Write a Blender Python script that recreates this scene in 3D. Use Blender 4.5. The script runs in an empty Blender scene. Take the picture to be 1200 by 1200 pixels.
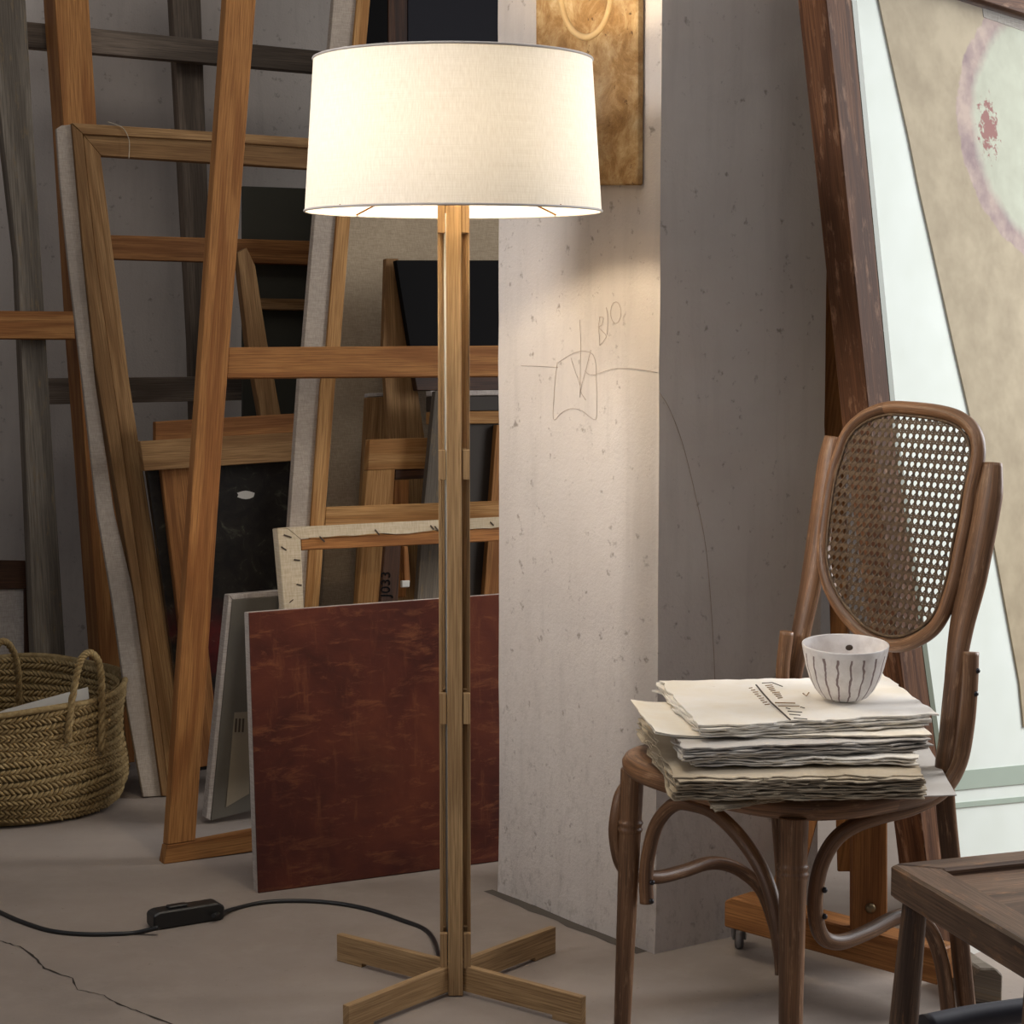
import bpy, bmesh, math, random
from mathutils import Vector, Matrix, noise
R_ = random.Random(7)
PI = math.pi
scene = bpy.context.scene
COL = scene.collection

# ------------------------------------------------------------------ camera, world, lights, exposure
FPX, PITCH, CAMH = 2414.2, 0.0984, 1.1902
cam_d = bpy.data.cameras.new('camera'); cam = bpy.data.objects.new('camera', cam_d); COL.objects.link(cam)
cam.location = (0, 0, CAMH); cam.rotation_euler = (PI/2 - PITCH, 0, 0)
cam_d.sensor_width = 36; cam_d.lens = FPX/1200*36; cam_d.clip_start = .05
scene.camera = cam
scene.view_settings.view_transform = 'Standard'; scene.view_settings.look = 'None'
scene.view_settings.gamma = 1; scene.view_settings.use_curve_mapping = False
scene.view_settings.exposure = 0.26
w = bpy.data.worlds.new('world'); scene.world = w; w.use_nodes = True
w.node_tree.nodes['Background'].inputs[0].default_value = (.80, .86, 1, 1)
w.node_tree.nodes['Background'].inputs[1].default_value = 0.13

def area_light(name, loc, target, sx, sy, power, color, spread=PI):
    d = bpy.data.lights.new(name, 'AREA'); d.shape = 'RECTANGLE'; d.size = sx; d.size_y = sy
    d.energy = power; d.color = color; d.spread = spread
    o = bpy.data.objects.new(name, d); COL.objects.link(o); o.location = loc
    o.rotation_euler = (Vector(target) - Vector(loc)).to_track_quat('-Z', 'Y').to_euler()
    return o
# daylight of the tall studio window on the right, almost along the pier's long face
area_light('window_daylight_right', (3.3, 4.55, 1.9), (.75, 3.5, .7), 1.6, 2.2, 52, (.97, .98, 1.0), math.radians(110))
# daylight of the window on the left, square to the pier's end face
area_light('window_daylight_left', (-2.4, 2.1, 2.35), (.13, 3.92, 1.15), 0.9, 1.2, 4.2, (1, .96, .93), math.radians(40))
# high window behind the camera
area_light('window_daylight_front', (1.6, -1.2, 2.9), (-.2, 3.8, .5), 2.2, 1.4, 2.5, (1, .97, .94))
# unseen overhead fill, added to lift the floor and upward faces
area_light('skylight_daylight', (.1, 2.6, 4.6), (.1, 2.7, 0), 3.2, 2.6, 46, (1, .96, .92))
BULB = 150.0

# ------------------------------------------------------------------ photo geometry helpers
CP, SP = math.cos(PITCH), math.sin(PITCH)
EYE = Vector((0, 0, CAMH))
def ray(x, y):
    a = (x-600)/FPX; b = (600-y)/FPX
    return Vector((a, CP + b*SP, -SP + b*CP))
def U(x, y, z=0.0):
    r = ray(x, y); return EYE + r*((z-CAMH)/r.z)
def DP(x, y, D):
    r = ray(x, y); return EYE + r*(D/r.y)
class Plane:
    """a panel's front plane: foot line through q, turned by yaw, leaning back by lean"""
    def __init__(s, q, yaw, lean=0.0):
        a = math.radians(yaw); l = math.radians(lean)
        s.q = Vector(q); s.w = Vector((math.cos(a), math.sin(a), 0))
        h = Vector((math.sin(a), -math.cos(a), 0))
        s.n = h*math.cos(l) + Vector((0, 0, 1))*math.sin(l)
        s.t = Vector((0, 0, 1))*math.cos(l) - h*math.sin(l)
    def at(s, x, y, off=0.0):
        r = ray(x, y); k = (s.q + s.n*off - EYE).dot(s.n)/r.dot(s.n)
        return EYE + r*k
YAW = 28.0
def stack_plane(c, lean, yaw=YAW):
    a = math.radians(YAW); return Plane((-math.sin(a)*c, math.cos(a)*c, 0), yaw, lean)

# ------------------------------------------------------------------ object helpers
def props(o, label=None, cat=None, group=None, kind=None):
    if label: o['label'] = label
    if cat: o['category'] = cat
    if group: o['group'] = group
    if kind: o['kind'] = kind
    return o
def thing(name, label, cat, loc, group=None):
    o = bpy.data.objects.new(name, None); COL.objects.link(o); o.location = loc; o.empty_display_size = .05
    return props(o, label, cat, group)
def link(name, me, mat, parent=None):
    o = bpy.data.objects.new(name, me); COL.objects.link(o)
    if mat: me.materials.append(mat)
    if parent:
        o.parent = parent
        top = Vector((0, 0, 0)); p = parent
        while p: top += p.location; p = p.parent
        o.location = -top
    return o
def from_bm(name, bm, mat, parent=None, smooth=False):
    me = bpy.data.meshes.new(name)
    bmesh.ops.recalc_face_normals(bm, faces=bm.faces)
    if smooth:
        for f in bm.faces: f.smooth = True
    bm.to_mesh(me); bm.free()
    return link(name, me, mat, parent)
def plank_uv(bm, ax, ay, az):
    uv = bm.loops.layers.uv.verify()
    ox, oy = R_.random()*5, R_.random()*5
    for f in bm.faces:
        for l in f.loops:
            c = l.vert.co; l[uv].uv = (c.dot(ax)+ox, c.dot(ay)+c.dot(az)*1.03+oy)
def extrude_poly(pts, back, ax=None, bevel=.0015, nn=None, bm=None):
    """solid with front outline pts, thickness vector back"""
    own = bm is None
    if own: bm = bmesh.new()
    n = len(pts)
    a = [bm.verts.new(p) for p in pts]; b = [bm.verts.new(p+back) for p in pts]
    fs = [bm.faces.new(a), bm.faces.new(b[::-1])]
    for i in range(n):
        fs.append(bm.faces.new((a[i], b[i], b[(i+1) % n], a[(i+1) % n])))
    if own:
        bmesh.ops.recalc_face_normals(bm, faces=bm.faces)
        if bevel: bmesh.ops.bevel(bm, geom=list(bm.edges), offset=bevel, segments=1, affect='EDGES', clamp_overlap=True)
        if ax is None:
            ax = max(((pts[(i+1) % n]-pts[i]) for i in range(n)), key=lambda v: v.length).normalized()
        az = back.normalized(); ay = az.cross(ax).normalized()
        plank_uv(bm, ax, ay, az)
    return bm
def prism(name, pl, px, thick, mat, parent=None, off=0.0, bevel=.0015, axis=None):
    """board whose front outline is traced on its own plane, with real thickness behind it"""
    pts = [pl.at(x, y, off) for x, y in px]
    return from_bm(name, extrude_poly(pts, -pl.n*thick, axis, bevel), mat, parent)
def box(name, c, ux, uy, uz, sx, sy, sz, mat, parent=None, bevel=.0015, axis=None):
    ux, uy, uz = (Vector(v).normalized() for v in (ux, uy, uz)); c = Vector(c)
    pts = [c + ux*(a*sx/2) + uz*(b*sz/2) - uy*(sy/2) for a, b in ((-1, -1), (1, -1), (1, 1), (-1, 1))]
    return from_bm(name, extrude_poly(pts, uy*sy, axis, bevel), mat, parent)
def spline(pts, per=8, closed=False):
    P = [Vector(p) for p in pts]; n = len(P); out = []
    rng = range(n) if closed else range(n-1)
    for i in rng:
        p0 = P[(i-1) % n] if closed or i > 0 else P[i]*2-P[i+1]
        p1 = P[i]; p2 = P[(i+1) % n]
        p3 = P[(i+2) % n] if closed or i+2 < n else P[i+1]*2-P[i]
        for k in range(per):
            t = k/per
            out.append(.5*((2*p1)+(p2-p0)*t+(2*p0-5*p1+4*p2-p3)*t*t+(3*p1-p0-3*p2+p3)*t**3))
    if not closed: out.append(P[-1])
    return out
def tube_bm(path, rad, seg=12, closed=False, bm=None, flat=None):
    """flat=(normal, ratio): squash the section along normal"""
    own = bm or bmesh.new(); uv = own.loops.layers.uv.verify()
    n = len(path); rings = []; prev = None; L = 0; Ls = []
    for i, p in enumerate(path):
        a = path[(i-1) % n] if closed or i > 0 else p
        b = path[(i+1) % n] if closed or i < n-1 else p
        t = (b-a).normalized()
        if prev is None:
            ref = Vector((0, 0, 1)) if abs(t.z) < .9 else Vector((1, 0, 0))
            u = ref.cross(t).normalized()
        else:
            u = (prev - t*prev.dot(t)).normalized()
        prev = u; v = t.cross(u)
        r = rad(i/(n-1)) if callable(rad) else rad
        ring = []
        for k in range(seg):
            d = u*math.cos(2*PI*k/seg)*r + v*math.sin(2*PI*k/seg)*r
            if flat: d = d - flat[0]*d.dot(flat[0])*(1-flat[1])
            ring.append(own.verts.new(p+d))
        rings.append(ring)
        if i: L += (p-path[i-1]).length
        Ls.append(L)
    m = n if closed else n-1
    for i in range(m):
        A, B = rings[i], rings[(i+1) % n]
        for k in range(seg):
            f = own.faces.new((A[k], A[(k+1) % seg], B[(k+1) % seg], B[k])); f.smooth = True
            l0 = Ls[i]; l1 = Ls[i+1] if i+1 < n else L+.01
            for lp, (q, s) in zip(f.loops, ((l0, k), (l0, k+1), (l1, k+1), (l1, k))):
                lp[uv].uv = (q, s*.012)
    if not closed:
        for r in (rings[0], rings[-1][::-1]):
            try: own.faces.new(r)
            except ValueError: pass
    return own
def tube(name, pts, rad, mat, parent=None, seg=12, per=8, closed=False, flat=None):
    path = spline(pts, per, closed) if per > 1 else [Vector(p) for p in pts]
    return from_bm(name, tube_bm(path, rad, seg, closed, None, flat), mat, parent)
def lathe(name, c, prof, mat, parent=None, seg=48, axis=None):
    bm = bmesh.new(); uv = bm.loops.layers.uv.verify(); rings = []
    for r, z in prof:
        rings.append([bm.verts.new(Vector(c)+Vector((r*math.cos(2*PI*k/seg), r*math.sin(2*PI*k/seg), z))) for k in range(seg)])
    for i in range(len(prof)-1):
        for k in range(seg):
            f = bm.faces.new((rings[i][k], rings[i][(k+1) % seg], rings[i+1][(k+1) % seg], rings[i+1][k])); f.smooth = True
            for lp, (a, b) in zip(f.loops, ((k, i), (k+1, i), (k+1, i+1), (k, i+1))):
                lp[uv].uv = (a/seg, b/(len(prof)-1))
    for ring in (rings[0], rings[-1]):
        if (ring[0].co-ring[seg//2].co).length > 1e-5:
            try: bm.faces.new(ring)
            except ValueError: pass
    bmesh.ops.remove_doubles(bm, verts=bm.verts, dist=1e-6)
    return from_bm(name, bm, mat, parent)

# ------------------------------------------------------------------ materials
class NT:
    def __init__(s, name, rough=.6, spec=.3):
        s.m = bpy.data.materials.new(name); s.m.use_nodes = True; s.t = s.m.node_tree
        s.b = s.t.nodes['Principled BSDF']; s.b.inputs['Roughness'].default_value = rough
        s.b.inputs['Specular IOR Level'].default_value = spec
    def n(s, typ, **kw):
        nd = s.t.nodes.new(typ)
        for k, v in kw.items():
            if k.startswith('i_'):
                key = k[2:]; key = int(key) if key.isdigit() else key.replace('_', ' ')
                if hasattr(v, 'is_linked') or isinstance(v, bpy.types.NodeSocket): s.t.links.new(v, nd.inputs[key])
                else: nd.inputs[key].default_value = v
            else: setattr(nd, k, v)
        return nd
    def l(s, a, b): s.t.links.new(a, b)
    def coord(s, kind, scale=(1, 1, 1)):
        tc = s.n('ShaderNodeTexCoord'); mp = s.n('ShaderNodeMapping'); mp.inputs['Scale'].default_value = scale
        s.l(tc.outputs[kind], mp.inputs['Vector']); return mp.outputs[0]
    def noise(s, vec, scale, detail=4, rough=.55, dist=0.0):
        return s.n('ShaderNodeTexNoise', i_Vector=vec, i_Scale=scale, i_Detail=detail, i_Roughness=rough, i_Distortion=dist).outputs[0]
    def ramp(s, fac, stops):
        r = s.n('ShaderNodeValToRGB'); e = r.color_ramp.elements
        while len(e) < len(stops): e.new(.5)
        for el, (p, c) in zip(e, stops): el.position = p; el.color = (*c, 1) if len(c) == 3 else c
        s.l(fac, r.inputs[0]); return r.outputs[0]
    def mix(s, fac, a, b, mode='MIX'):
        m = s.n('ShaderNodeMix', data_type='RGBA', blend_type=mode)
        for sock, v in ((m.inputs['Factor'], fac), (m.inputs[6], a), (m.inputs[7], b)):
            if isinstance(v, bpy.types.NodeSocket): s.l(v, sock)
            elif isinstance(v, tuple): sock.default_value = (*v, 1)
            else: sock.default_value = v
        return m.outputs[2]
    def math(s, op, a, b=0.0):
        m = s.n('ShaderNodeMath', operation=op)
        for sock, v in ((m.inputs[0], a), (m.inputs[1], b)):
            if isinstance(v, bpy.types.NodeSocket): s.l(v, sock)
            else: sock.default_value = v
        return m.outputs[0]
    def bump(s, h, strength=.3, dist=.002):
        b = s.n('ShaderNodeBump', i_Strength=strength, i_Distance=dist, i_Height=h)
        s.l(b.outputs[0], s.b.inputs['Normal'])
    def col(s, c):
        if isinstance(c, tuple): s.b.inputs['Base Color'].default_value = (*c, 1)
        else: s.l(c, s.b.inputs['Base Color'])
        return s.m
def srgb(r, g, b):
    f = lambda v: ((v/255+.055)/1.055)**2.4 if v > 10 else v/255/12.92
    return (f(r), f(g), f(b))
def mul(c, k): return tuple(x*k for x in c)

def wood(name, light, dark, rough=.55, rings=26.0, wear=None, spec=.3, ringmix=.8):
    t = NT(name, rough, spec)
    info = t.n('ShaderNodeObjectInfo').outputs['Random']
    v = t.coord('UV', (1.1, 13, 1))
    n1 = t.noise(v, 1.0, 2, .45, .25)
    s = t.math('SINE', t.math('MULTIPLY', n1, rings))
    s = t.math('ADD', t.math('MULTIPLY', s, .5), .5)
    s = t.ramp(s, [(.3, (0,)*3), (.95, (1,)*3)])
    base = t.mix(t.math('MULTIPLY', s, ringmix), light, dark)
    fine = t.noise(t.coord('UV', (9, 330, 1)), 1.0, 3, .6)
    base = t.mix(t.ramp(fine, [(.36, (.7,)*3), (.62, (0,)*3)]), base, mul(dark, .6))
    big = t.noise(t.coord('UV', (2, 5, 1)), 1.3, 3, .5)
    base = t.mix(t.math('MULTIPLY', t.ramp(big, [(.35, (0,)*3), (.7, (1,)*3)]), .35), base, mul(dark, .8))
    if wear:
        wv = t.noise(t.coord('UV', (16, 60, 1)), 1.0, 5, .65)
        base = t.mix(t.ramp(wv, [(.56, (0,)*3), (.72, (.8,)*3)]), base, wear)
    hsv = t.n('ShaderNodeHueSaturation', i_Color=base)
    t.l(t.math('ADD', t.math('MULTIPLY', info, .22), .9), hsv.inputs['Value'])
    t.bump(t.math('ADD', fine, t.math('MULTIPLY', s, .3)), .25, .001)
    return t.col(hsv.outputs[0])
M = {}
M['pine'] = wood('pine_orange', srgb(176, 124, 72), srgb(136, 86, 46), .6, spec=.15)
M['pine_pale'] = wood('pine_pale', srgb(194, 148, 94), srgb(156, 108, 60), .6, spec=.15)
M['pine_olive'] = wood('pine_olive', srgb(172, 134, 90), srgb(132, 96, 60), .6, spec=.15)
M['pine_brown'] = wood('pine_brown', srgb(168, 116, 68), srgb(126, 80, 44), .6, spec=.15)
M['dark_stile'] = wood('dark_stile', srgb(118, 80, 54), srgb(74, 47, 32), .65, 30, srgb(150, 115, 90), .12)
M['weathered'] = wood('weathered_wood', srgb(146, 134, 118), srgb(98, 88, 76), .8, 18, srgb(134, 112, 80))
M['weathered_dark'] = wood('weathered_dark', srgb(140, 124, 108), srgb(98, 86, 74), .8, 18)
M['oak'] = wood('oak', srgb(190, 156, 112), srgb(146, 112, 74), .5, 30, None, .3, .4)
M['bentwood'] = wood('bentwood', srgb(146, 106, 74), srgb(80, 55, 38), .42, 20, srgb(176, 140, 108), .4)
M['old_stool'] = wood('old_stool', srgb(128, 102, 82), srgb(72, 54, 43), .5, 22, srgb(160, 118, 82), .35)
M['brown_frame'] = wood('brown_frame', srgb(84, 54, 34), srgb(44, 27, 17), .5)

def plaster(name, a, b, spots, scale=1.0, bump=.35):
    t = NT(name, .85, .2)
    v = t.coord('Object')
    n = t.noise(v, 2.2*scale, 6, .6)
    c = t.mix(t.ramp(n, [(.3, (0,)*3), (.7, (1,)*3)]), a, b)
    st = t.noise(t.coord('Object', (30, 30, 3)), 1.0, 4, .6)
    c = t.mix(t.math('MULTIPLY', t.ramp(st, [(.5, (0,)*3), (.75, (1,)*3)]), .35), c, mul(b, .8))
    sp = t.noise(v, 38, 3, .65)
    c = t.mix(t.ramp(sp, [(.63, (0,)*3), (.74, (.7,)*3)]), c, spots)
    zz = t.n('ShaderNodeSeparateXYZ', i_Vector=v).outputs[2]
    low = t.ramp(zz, [(.0, (1,)*3), (.75, (0,)*3)])
    grime = t.noise(t.coord('Object', (60, 60, 34)), 1.0, 5, .7)
    c = t.mix(t.math('MULTIPLY', t.ramp(grime, [(.52, (0,)*3), (.68, (.36,)*3)]), low), c, spots)
    f = t.noise(v, 160, 2, .6)
    t.bump(t.math('ADD', t.math('MULTIPLY', f, .4), t.noise(v, 14, 5, .6)), bump, .006)
    return t.col(c)
M['pier'] = plaster('pier_plaster', srgb(205, 196, 188), srgb(190, 180, 172), srgb(120, 108, 98))
M['wall'] = plaster('wall_plaster', srgb(206, 195, 184), srgb(186, 175, 165), srgb(140, 130, 120))
def concrete():
    t = NT('concrete_floor', .72, .25)
    v = t.coord('Object')
    c = t.mix(t.ramp(t.noise(v, 1.6, 6, .6), [(.3, (0,)*3), (.72, (1,)*3)]), srgb(162, 149, 138), srgb(136, 124, 114))
    c = t.mix(t.math('MULTIPLY', t.ramp(t.noise(v, 7, 6, .7), [(.48, (0,)*3), (.7, (1,)*3)]), .5), c, srgb(164, 152, 140))
    c = t.mix(t.ramp(t.noise(v, 60, 3, .7), [(.66, (0,)*3), (.78, (.6,)*3)]), c, srgb(84, 74, 66))
    t.bump(t.noise(v, 45, 5, .65), .2, .003)
    return t.col(c)
M['floor'] = concrete()
def flat(name, c, rough=.6, spec=.3, var=.15, scale=40, metal=0.0):
    t = NT(name, rough, spec); v = t.coord('Object')
    t.b.inputs['Metallic'].default_value = metal
    n = t.noise(v, scale, 4, .6); t.bump(n, .1, .001)
    return t.col(t.mix(t.math('MULTIPLY', n, var*2), c, mul(c, .6)))
def cloth(name, a, b, scale=900, rough=.9, blot=.4):
    t = NT(name, rough, .1); v = t.coord('Object')
    w1 = t.noise(t.coord('Object', (1, 1, .05)), scale, 2, .6); w2 = t.noise(t.coord('Object', (.06, .06, 1)), scale, 2, .6)
    wv = t.math('ADD', t.math('MULTIPLY', w1, .5), t.math('MULTIPLY', w2, .5))
    c = t.mix(t.ramp(wv, [(.4, (0,)*3), (.6, (1,)*3)]), a, b)
    c = t.mix(t.math('MULTIPLY', t.ramp(t.noise(v, 6, 5, .6), [(.45, (0,)*3), (.75, (1,)*3)]), blot), c, mul(b, .75))
    t.bump(wv, .2, .001)
    return t.col(c)
M['linen'] = cloth('linen_canvas', srgb(196, 176, 148), srgb(170, 150, 124), 700)
M['grey_canvas'] = cloth('grey_canvas', srgb(182, 168, 152), srgb(156, 143, 130), 700, .9, .7)
M['cream_tape'] = cloth('cream_tape', srgb(204, 190, 166), srgb(184, 168, 142), 400, .9, .6)
M['white_canvas'] = cloth('white_canvas', srgb(190, 180, 170), srgb(160, 150, 142), 500)
M['black_paint'] = flat('black_paint', srgb(13, 11, 11), .6, .08)
M['navy_paint'] = flat('navy_paint', srgb(33, 32, 38), .6, .2)
M['green_dark'] = flat('green_dark', srgb(70, 68, 58), .6, .2)
M['dark_panel'] = flat('dark_panel', srgb(58, 50, 42), .6)
M['grey_paint'] = flat('grey_paint', srgb(104, 98, 88), .6, .2, .3, 12)
M['grey_light'] = flat('grey_light', srgb(140, 128, 108), .7)
M['white_paint'] = flat('white_paint', srgb(222, 218, 208), .6)
M['plastic'] = flat('black_plastic', srgb(32, 31, 30), .42, .5)
M['pencil'] = flat('pencil', srgb(164, 147, 132), .8)
M['crack'] = flat('crack', srgb(58, 50, 44), .9)
M['joint'] = flat('joint', srgb(96, 88, 80), .9, .2, .3, 30)
M['ink'] = flat('ink', srgb(74, 62, 52), .8)
M['ink_brown'] = flat('ink_brown', srgb(150, 120, 84), .8)
M['steel'] = flat('steel', srgb(150, 150, 150), .3, .5, .1, 40, 1.0)
M['rubber'] = flat('rubber', srgb(112, 106, 102), .5)
M['bolt'] = flat('bolt', srgb(60, 58, 60), .4, .5, .1, 60, .8)
M['brass'] = flat('brass_bolt', srgb(130, 112, 84), .4, .5, .1, 60, .8)
M['navy_cloth'] = flat('navy_rail', srgb(62, 62, 70), .55, .4)
M['alu'] = flat('wire_tube', srgb(190, 190, 184), .5, .4)
def red_painting():
    t = NT('red_painting', .5, .35); v = t.coord('Object')
    a = t.noise(v, 5, 6, .62, .6)
    c = t.ramp(a, [(.3, srgb(66, 28, 20)), (.5, srgb(90, 42, 29)), (.68, srgb(106, 54, 35)), (.85, srgb(128, 74, 46))])
    sc = t.noise(t.coord('Object', (7, 7, 26)), 1.6, 7, .72, .5)
    c = t.mix(t.ramp(sc, [(.53, (0,)*3), (.70, (.85,)*3)]), c, srgb(138, 84, 54))
    sv = t.noise(t.coord('Object', (30, 30, 5)), 1.2, 6, .7)
    c = t.mix(t.ramp(sv, [(.56, (0,)*3), (.72, (.6,)*3)]), c, srgb(128, 76, 48))
    dk = t.noise(v, 3.2, 4, .6)
    c = t.mix(t.ramp(dk, [(.5, (0,)*3), (.72, (.8,)*3)]), c, srgb(58, 22, 18))
    t.bump(sc, .4, .002)
    return t.col(c)
M['red'] = red_painting()
def ochre():
    t = NT('ochre_relief', .7, .25); v = t.coord('Object')
    a = t.noise(v, 16, 8, .72, .4)
    c = t.ramp(a, [(.3, srgb(112, 80, 46)), (.46, srgb(152, 116, 72)), (.6, srgb(182, 152, 108)), (.75, srgb(206, 186, 152))])
    g = t.noise(v, 4, 4, .6)
    c = t.mix(t.ramp(g, [(.52, (0,)*3), (.7, (.55,)*3)]), c, srgb(140, 120, 96))
    c = t.mix(t.ramp(t.noise(v, 55, 3, .7), [(.64, (0,)*3), (.74, (.9,)*3)]), c, srgb(76, 52, 28))
    t.bump(t.noise(v, 50, 6, .7), .6, .006)
    return t.col(c)
M['ochre'] = ochre()
def floral():
    t = NT('dark_floral_painting', .4, .4); v = t.coord('Object')
    a = t.noise(v, 22, 6, .68, 1.0)
    c = t.ramp(a, [(.4, srgb(20, 16, 14)), (.58, srgb(36, 32, 26)), (.68, srgb(74, 72, 60)), (.8, srgb(120, 112, 96))])
    r = t.noise(v, 6, 4, .6)
    z = t.n('ShaderNodeSeparateXYZ', i_Vector=t.coord('Object')).outputs[2]
    low = t.ramp(z, [(.40, (1,)*3), (.52, (0,)*3)])
    c = t.mix(t.math('MULTIPLY', t.ramp(r, [(.45, (0,)*3), (.6, (.9,)*3)]), low), c, srgb(88, 22, 22))
    c = t.mix(t.math('MULTIPLY', t.ramp(t.noise(v, 30, 4, .7), [(.62, (0,)*3), (.72, (.8,)*3)]), low), c, srgb(150, 120, 112))
    return t.col(c)
M['floral'] = floral()
def paper(name, a, b, spot=(.35, .24, .14), amt=.3):
    t = NT(name, .85, .15); v = t.coord('Object')
    c = t.mix(t.ramp(t.noise(v, 9, 5, .6), [(.35, (0,)*3), (.7, (1,)*3)]), a, b)
    c = t.mix(t.ramp(t.noise(v, 60, 3, .6), [(.68, (0,)*3), (.8, (amt,)*3)]), c, spot)
    t.bump(t.noise(v, 90, 4, .6), .15, .001)
    return t.col(c)
M['ochre_worn'] = paper('ochre_worn', srgb(200, 172, 128), srgb(176, 144, 98), (.3, .2, .1), .5)
M['paper'] = paper('paper_cream', srgb(236, 231, 223), srgb(228, 218, 200))
M['paper_folder'] = paper('paper_folder', srgb(238, 232, 220), srgb(230, 216, 192))
M['paper_old'] = paper('paper_old', srgb(190, 176, 154), srgb(160, 144, 120))
M['paper_grey'] = paper('paper_grey', srgb(200, 194, 186), srgb(184, 176, 166))
M['paper_white'] = paper('paper_white', srgb(226, 222, 214), srgb(214, 208, 198))
def straw():
    t = NT('palm_straw', .75, .2); v = t.coord('Object')
    c = t.ramp(t.noise(v, 70, 4, .7), [(.3, srgb(122, 100, 66)), (.5, srgb(158, 134, 92)), (.7, srgb(186, 162, 118))])
    c = t.mix(t.ramp(t.noise(v, 7, 4, .6), [(.45, (0,)*3), (.7, (.6,)*3)]), c, srgb(112, 92, 56))
    t.bump(t.noise(v, 260, 3, .6), .4, .002)
    return t.col(c)
M['straw'] = straw()
def cane():
    t = NT('cane', .5, .35); v = t.coord('Object')
    return t.col(t.ramp(t.noise(v, 120, 3, .6), [(.35, srgb(72, 54, 38)), (.65, srgb(104, 82, 58))]))
M['cane'] = cane()
M['cane_seat'] = paper('cane_seat', srgb(178, 142, 92), srgb(140, 104, 60), (.12, .07, .03), .9)
def ceramic():
    t = NT('striped_ceramic', .5, .4)
    tc = t.n('ShaderNodeTexCoord'); sp = t.n('ShaderNodeSeparateXYZ', i_Vector=tc.outputs['UV'])
    u, vv = sp.outputs[0], sp.outputs[1]
    wob = t.noise(t.coord('Object'), 45, 2, .5)
    s = t.math('FRACT', t.math('ADD', t.math('MULTIPLY', u, 19.0), t.math('MULTIPLY', wob, .55)))
    d = t.math('ABSOLUTE', t.math('SUBTRACT', s, .5))
    line = t.math('LESS_THAN', d, .085)
    line = t.math('MULTIPLY', line, t.math('LESS_THAN', vv, .42))
    line = t.math('MULTIPLY', line, t.math('GREATER_THAN', vv, .02))
    n = t.noise(t.coord('Object'), 60, 4, .6)
    c = t.mix(t.ramp(n, [(.4, (0,)*3), (.75, (1,)*3)]), srgb(242, 236, 232), srgb(222, 214, 209))
    c = t.mix(t.math('MULTIPLY', line, .85), c, srgb(112, 84, 80))
    t.bump(n, .15, .001)
    return t.col(c)
M['ceramic'] = ceramic()
def shade_mat():
    t = NT('shade_fabric'); nt = t.t
    nt.nodes.remove(t.b)
    out = [n for n in nt.nodes if n.type == 'OUTPUT_MATERIAL'][0]
    wv = t.noise(t.coord('UV', (700, 14, 1)), 1.0, 3, .6); wh = t.noise(t.coord('UV', (14, 260, 1)), 1.0, 3, .6)
    f = t.ramp(t.math('ADD', t.math('MULTIPLY', wv, .6), t.math('MULTIPLY', wh, .4)), [(.35, (.72, .66, .57)), (.65, (.85, .80, .72))])
    d = t.n('ShaderNodeBsdfDiffuse', i_Color=f); tr = t.n('ShaderNodeBsdfTranslucent', i_Color=f)
    mx = t.n('ShaderNodeMixShader', i_Fac=.115); t.l(d.outputs[0], mx.inputs[1]); t.l(tr.outputs[0], mx.inputs[2])
    t.l(mx.outputs[0], out.inputs[0]); return t.m
M['shade'] = shade_mat()
M['trim'] = flat('shade_trim', srgb(190, 182, 176), .8)
def emitter(name, c, s):
    t = NT(name); nt = t.t; nt.nodes.remove(t.b)
    out = [n for n in nt.nodes if n.type == 'OUTPUT_MATERIAL'][0]
    e = t.n('ShaderNodeEmission', i_Color=(*c, 1), i_Strength=s); t.l(e.outputs[0], out.inputs[0]); return t.m
M['bulb'] = emitter('bulb_glow', (1.0, .85, .62), BULB)
def glass():
    t = NT('clear_glass'); nt = t.t; nt.nodes.remove(t.b)
    out = [n for n in nt.nodes if n.type == 'OUTPUT_MATERIAL'][0]
    tr = t.n('ShaderNodeBsdfTransparent', i_Color=(.985, .994, .988, 1)); g = t.n('ShaderNodeBsdfGlossy', i_Roughness=.38)
    ge = t.n('ShaderNodeNewGeometry'); fr = t.n('ShaderNodeMath', operation='MULTIPLY'); t.l(t.n('ShaderNodeFresnel', i_IOR=1.35).outputs[0], fr.inputs[0]); t.l(t.math('MULTIPLY', .12, t.math('SUBTRACT', 1.0, ge.outputs['Backfacing'])), fr.inputs[1]); mx = t.n('ShaderNodeMixShader')
    t.l(fr.outputs[0], mx.inputs[0]); t.l(tr.outputs[0], mx.inputs[1]); t.l(g.outputs[0], mx.inputs[2]); t.l(mx.outputs[0], out.inputs[0])
    return t.m
M['glass'] = glass()
M['glass_edge'] = flat('glass_edge', srgb(118, 124, 106), .4, .3)
M['backing'] = paper('white_backing', srgb(240, 242, 236), srgb(232, 234, 226), (.6, .6, .55), .4)
M['beige_canvas'] = cloth('beige_canvas', srgb(186, 168, 142), srgb(172, 152, 126), 500, .8, .35)
M['pale_paint'] = paper('pale_green_paint', srgb(192, 192, 174), srgb(178, 176, 158), (.45, .42, .4), .4)
M['lilac_paint'] = paper('lilac_paint', srgb(166, 144, 142), srgb(188, 166, 150), (.4, .3, .32), .5)
M['red_spot'] = paper('red_spot', srgb(168, 104, 98), srgb(150, 84, 82), (.3, .1, .1), .5)
M['green_band'] = flat('pale_green_band', srgb(176, 186, 172), .5)  # colour of the reflection painted behind the glass

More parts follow.
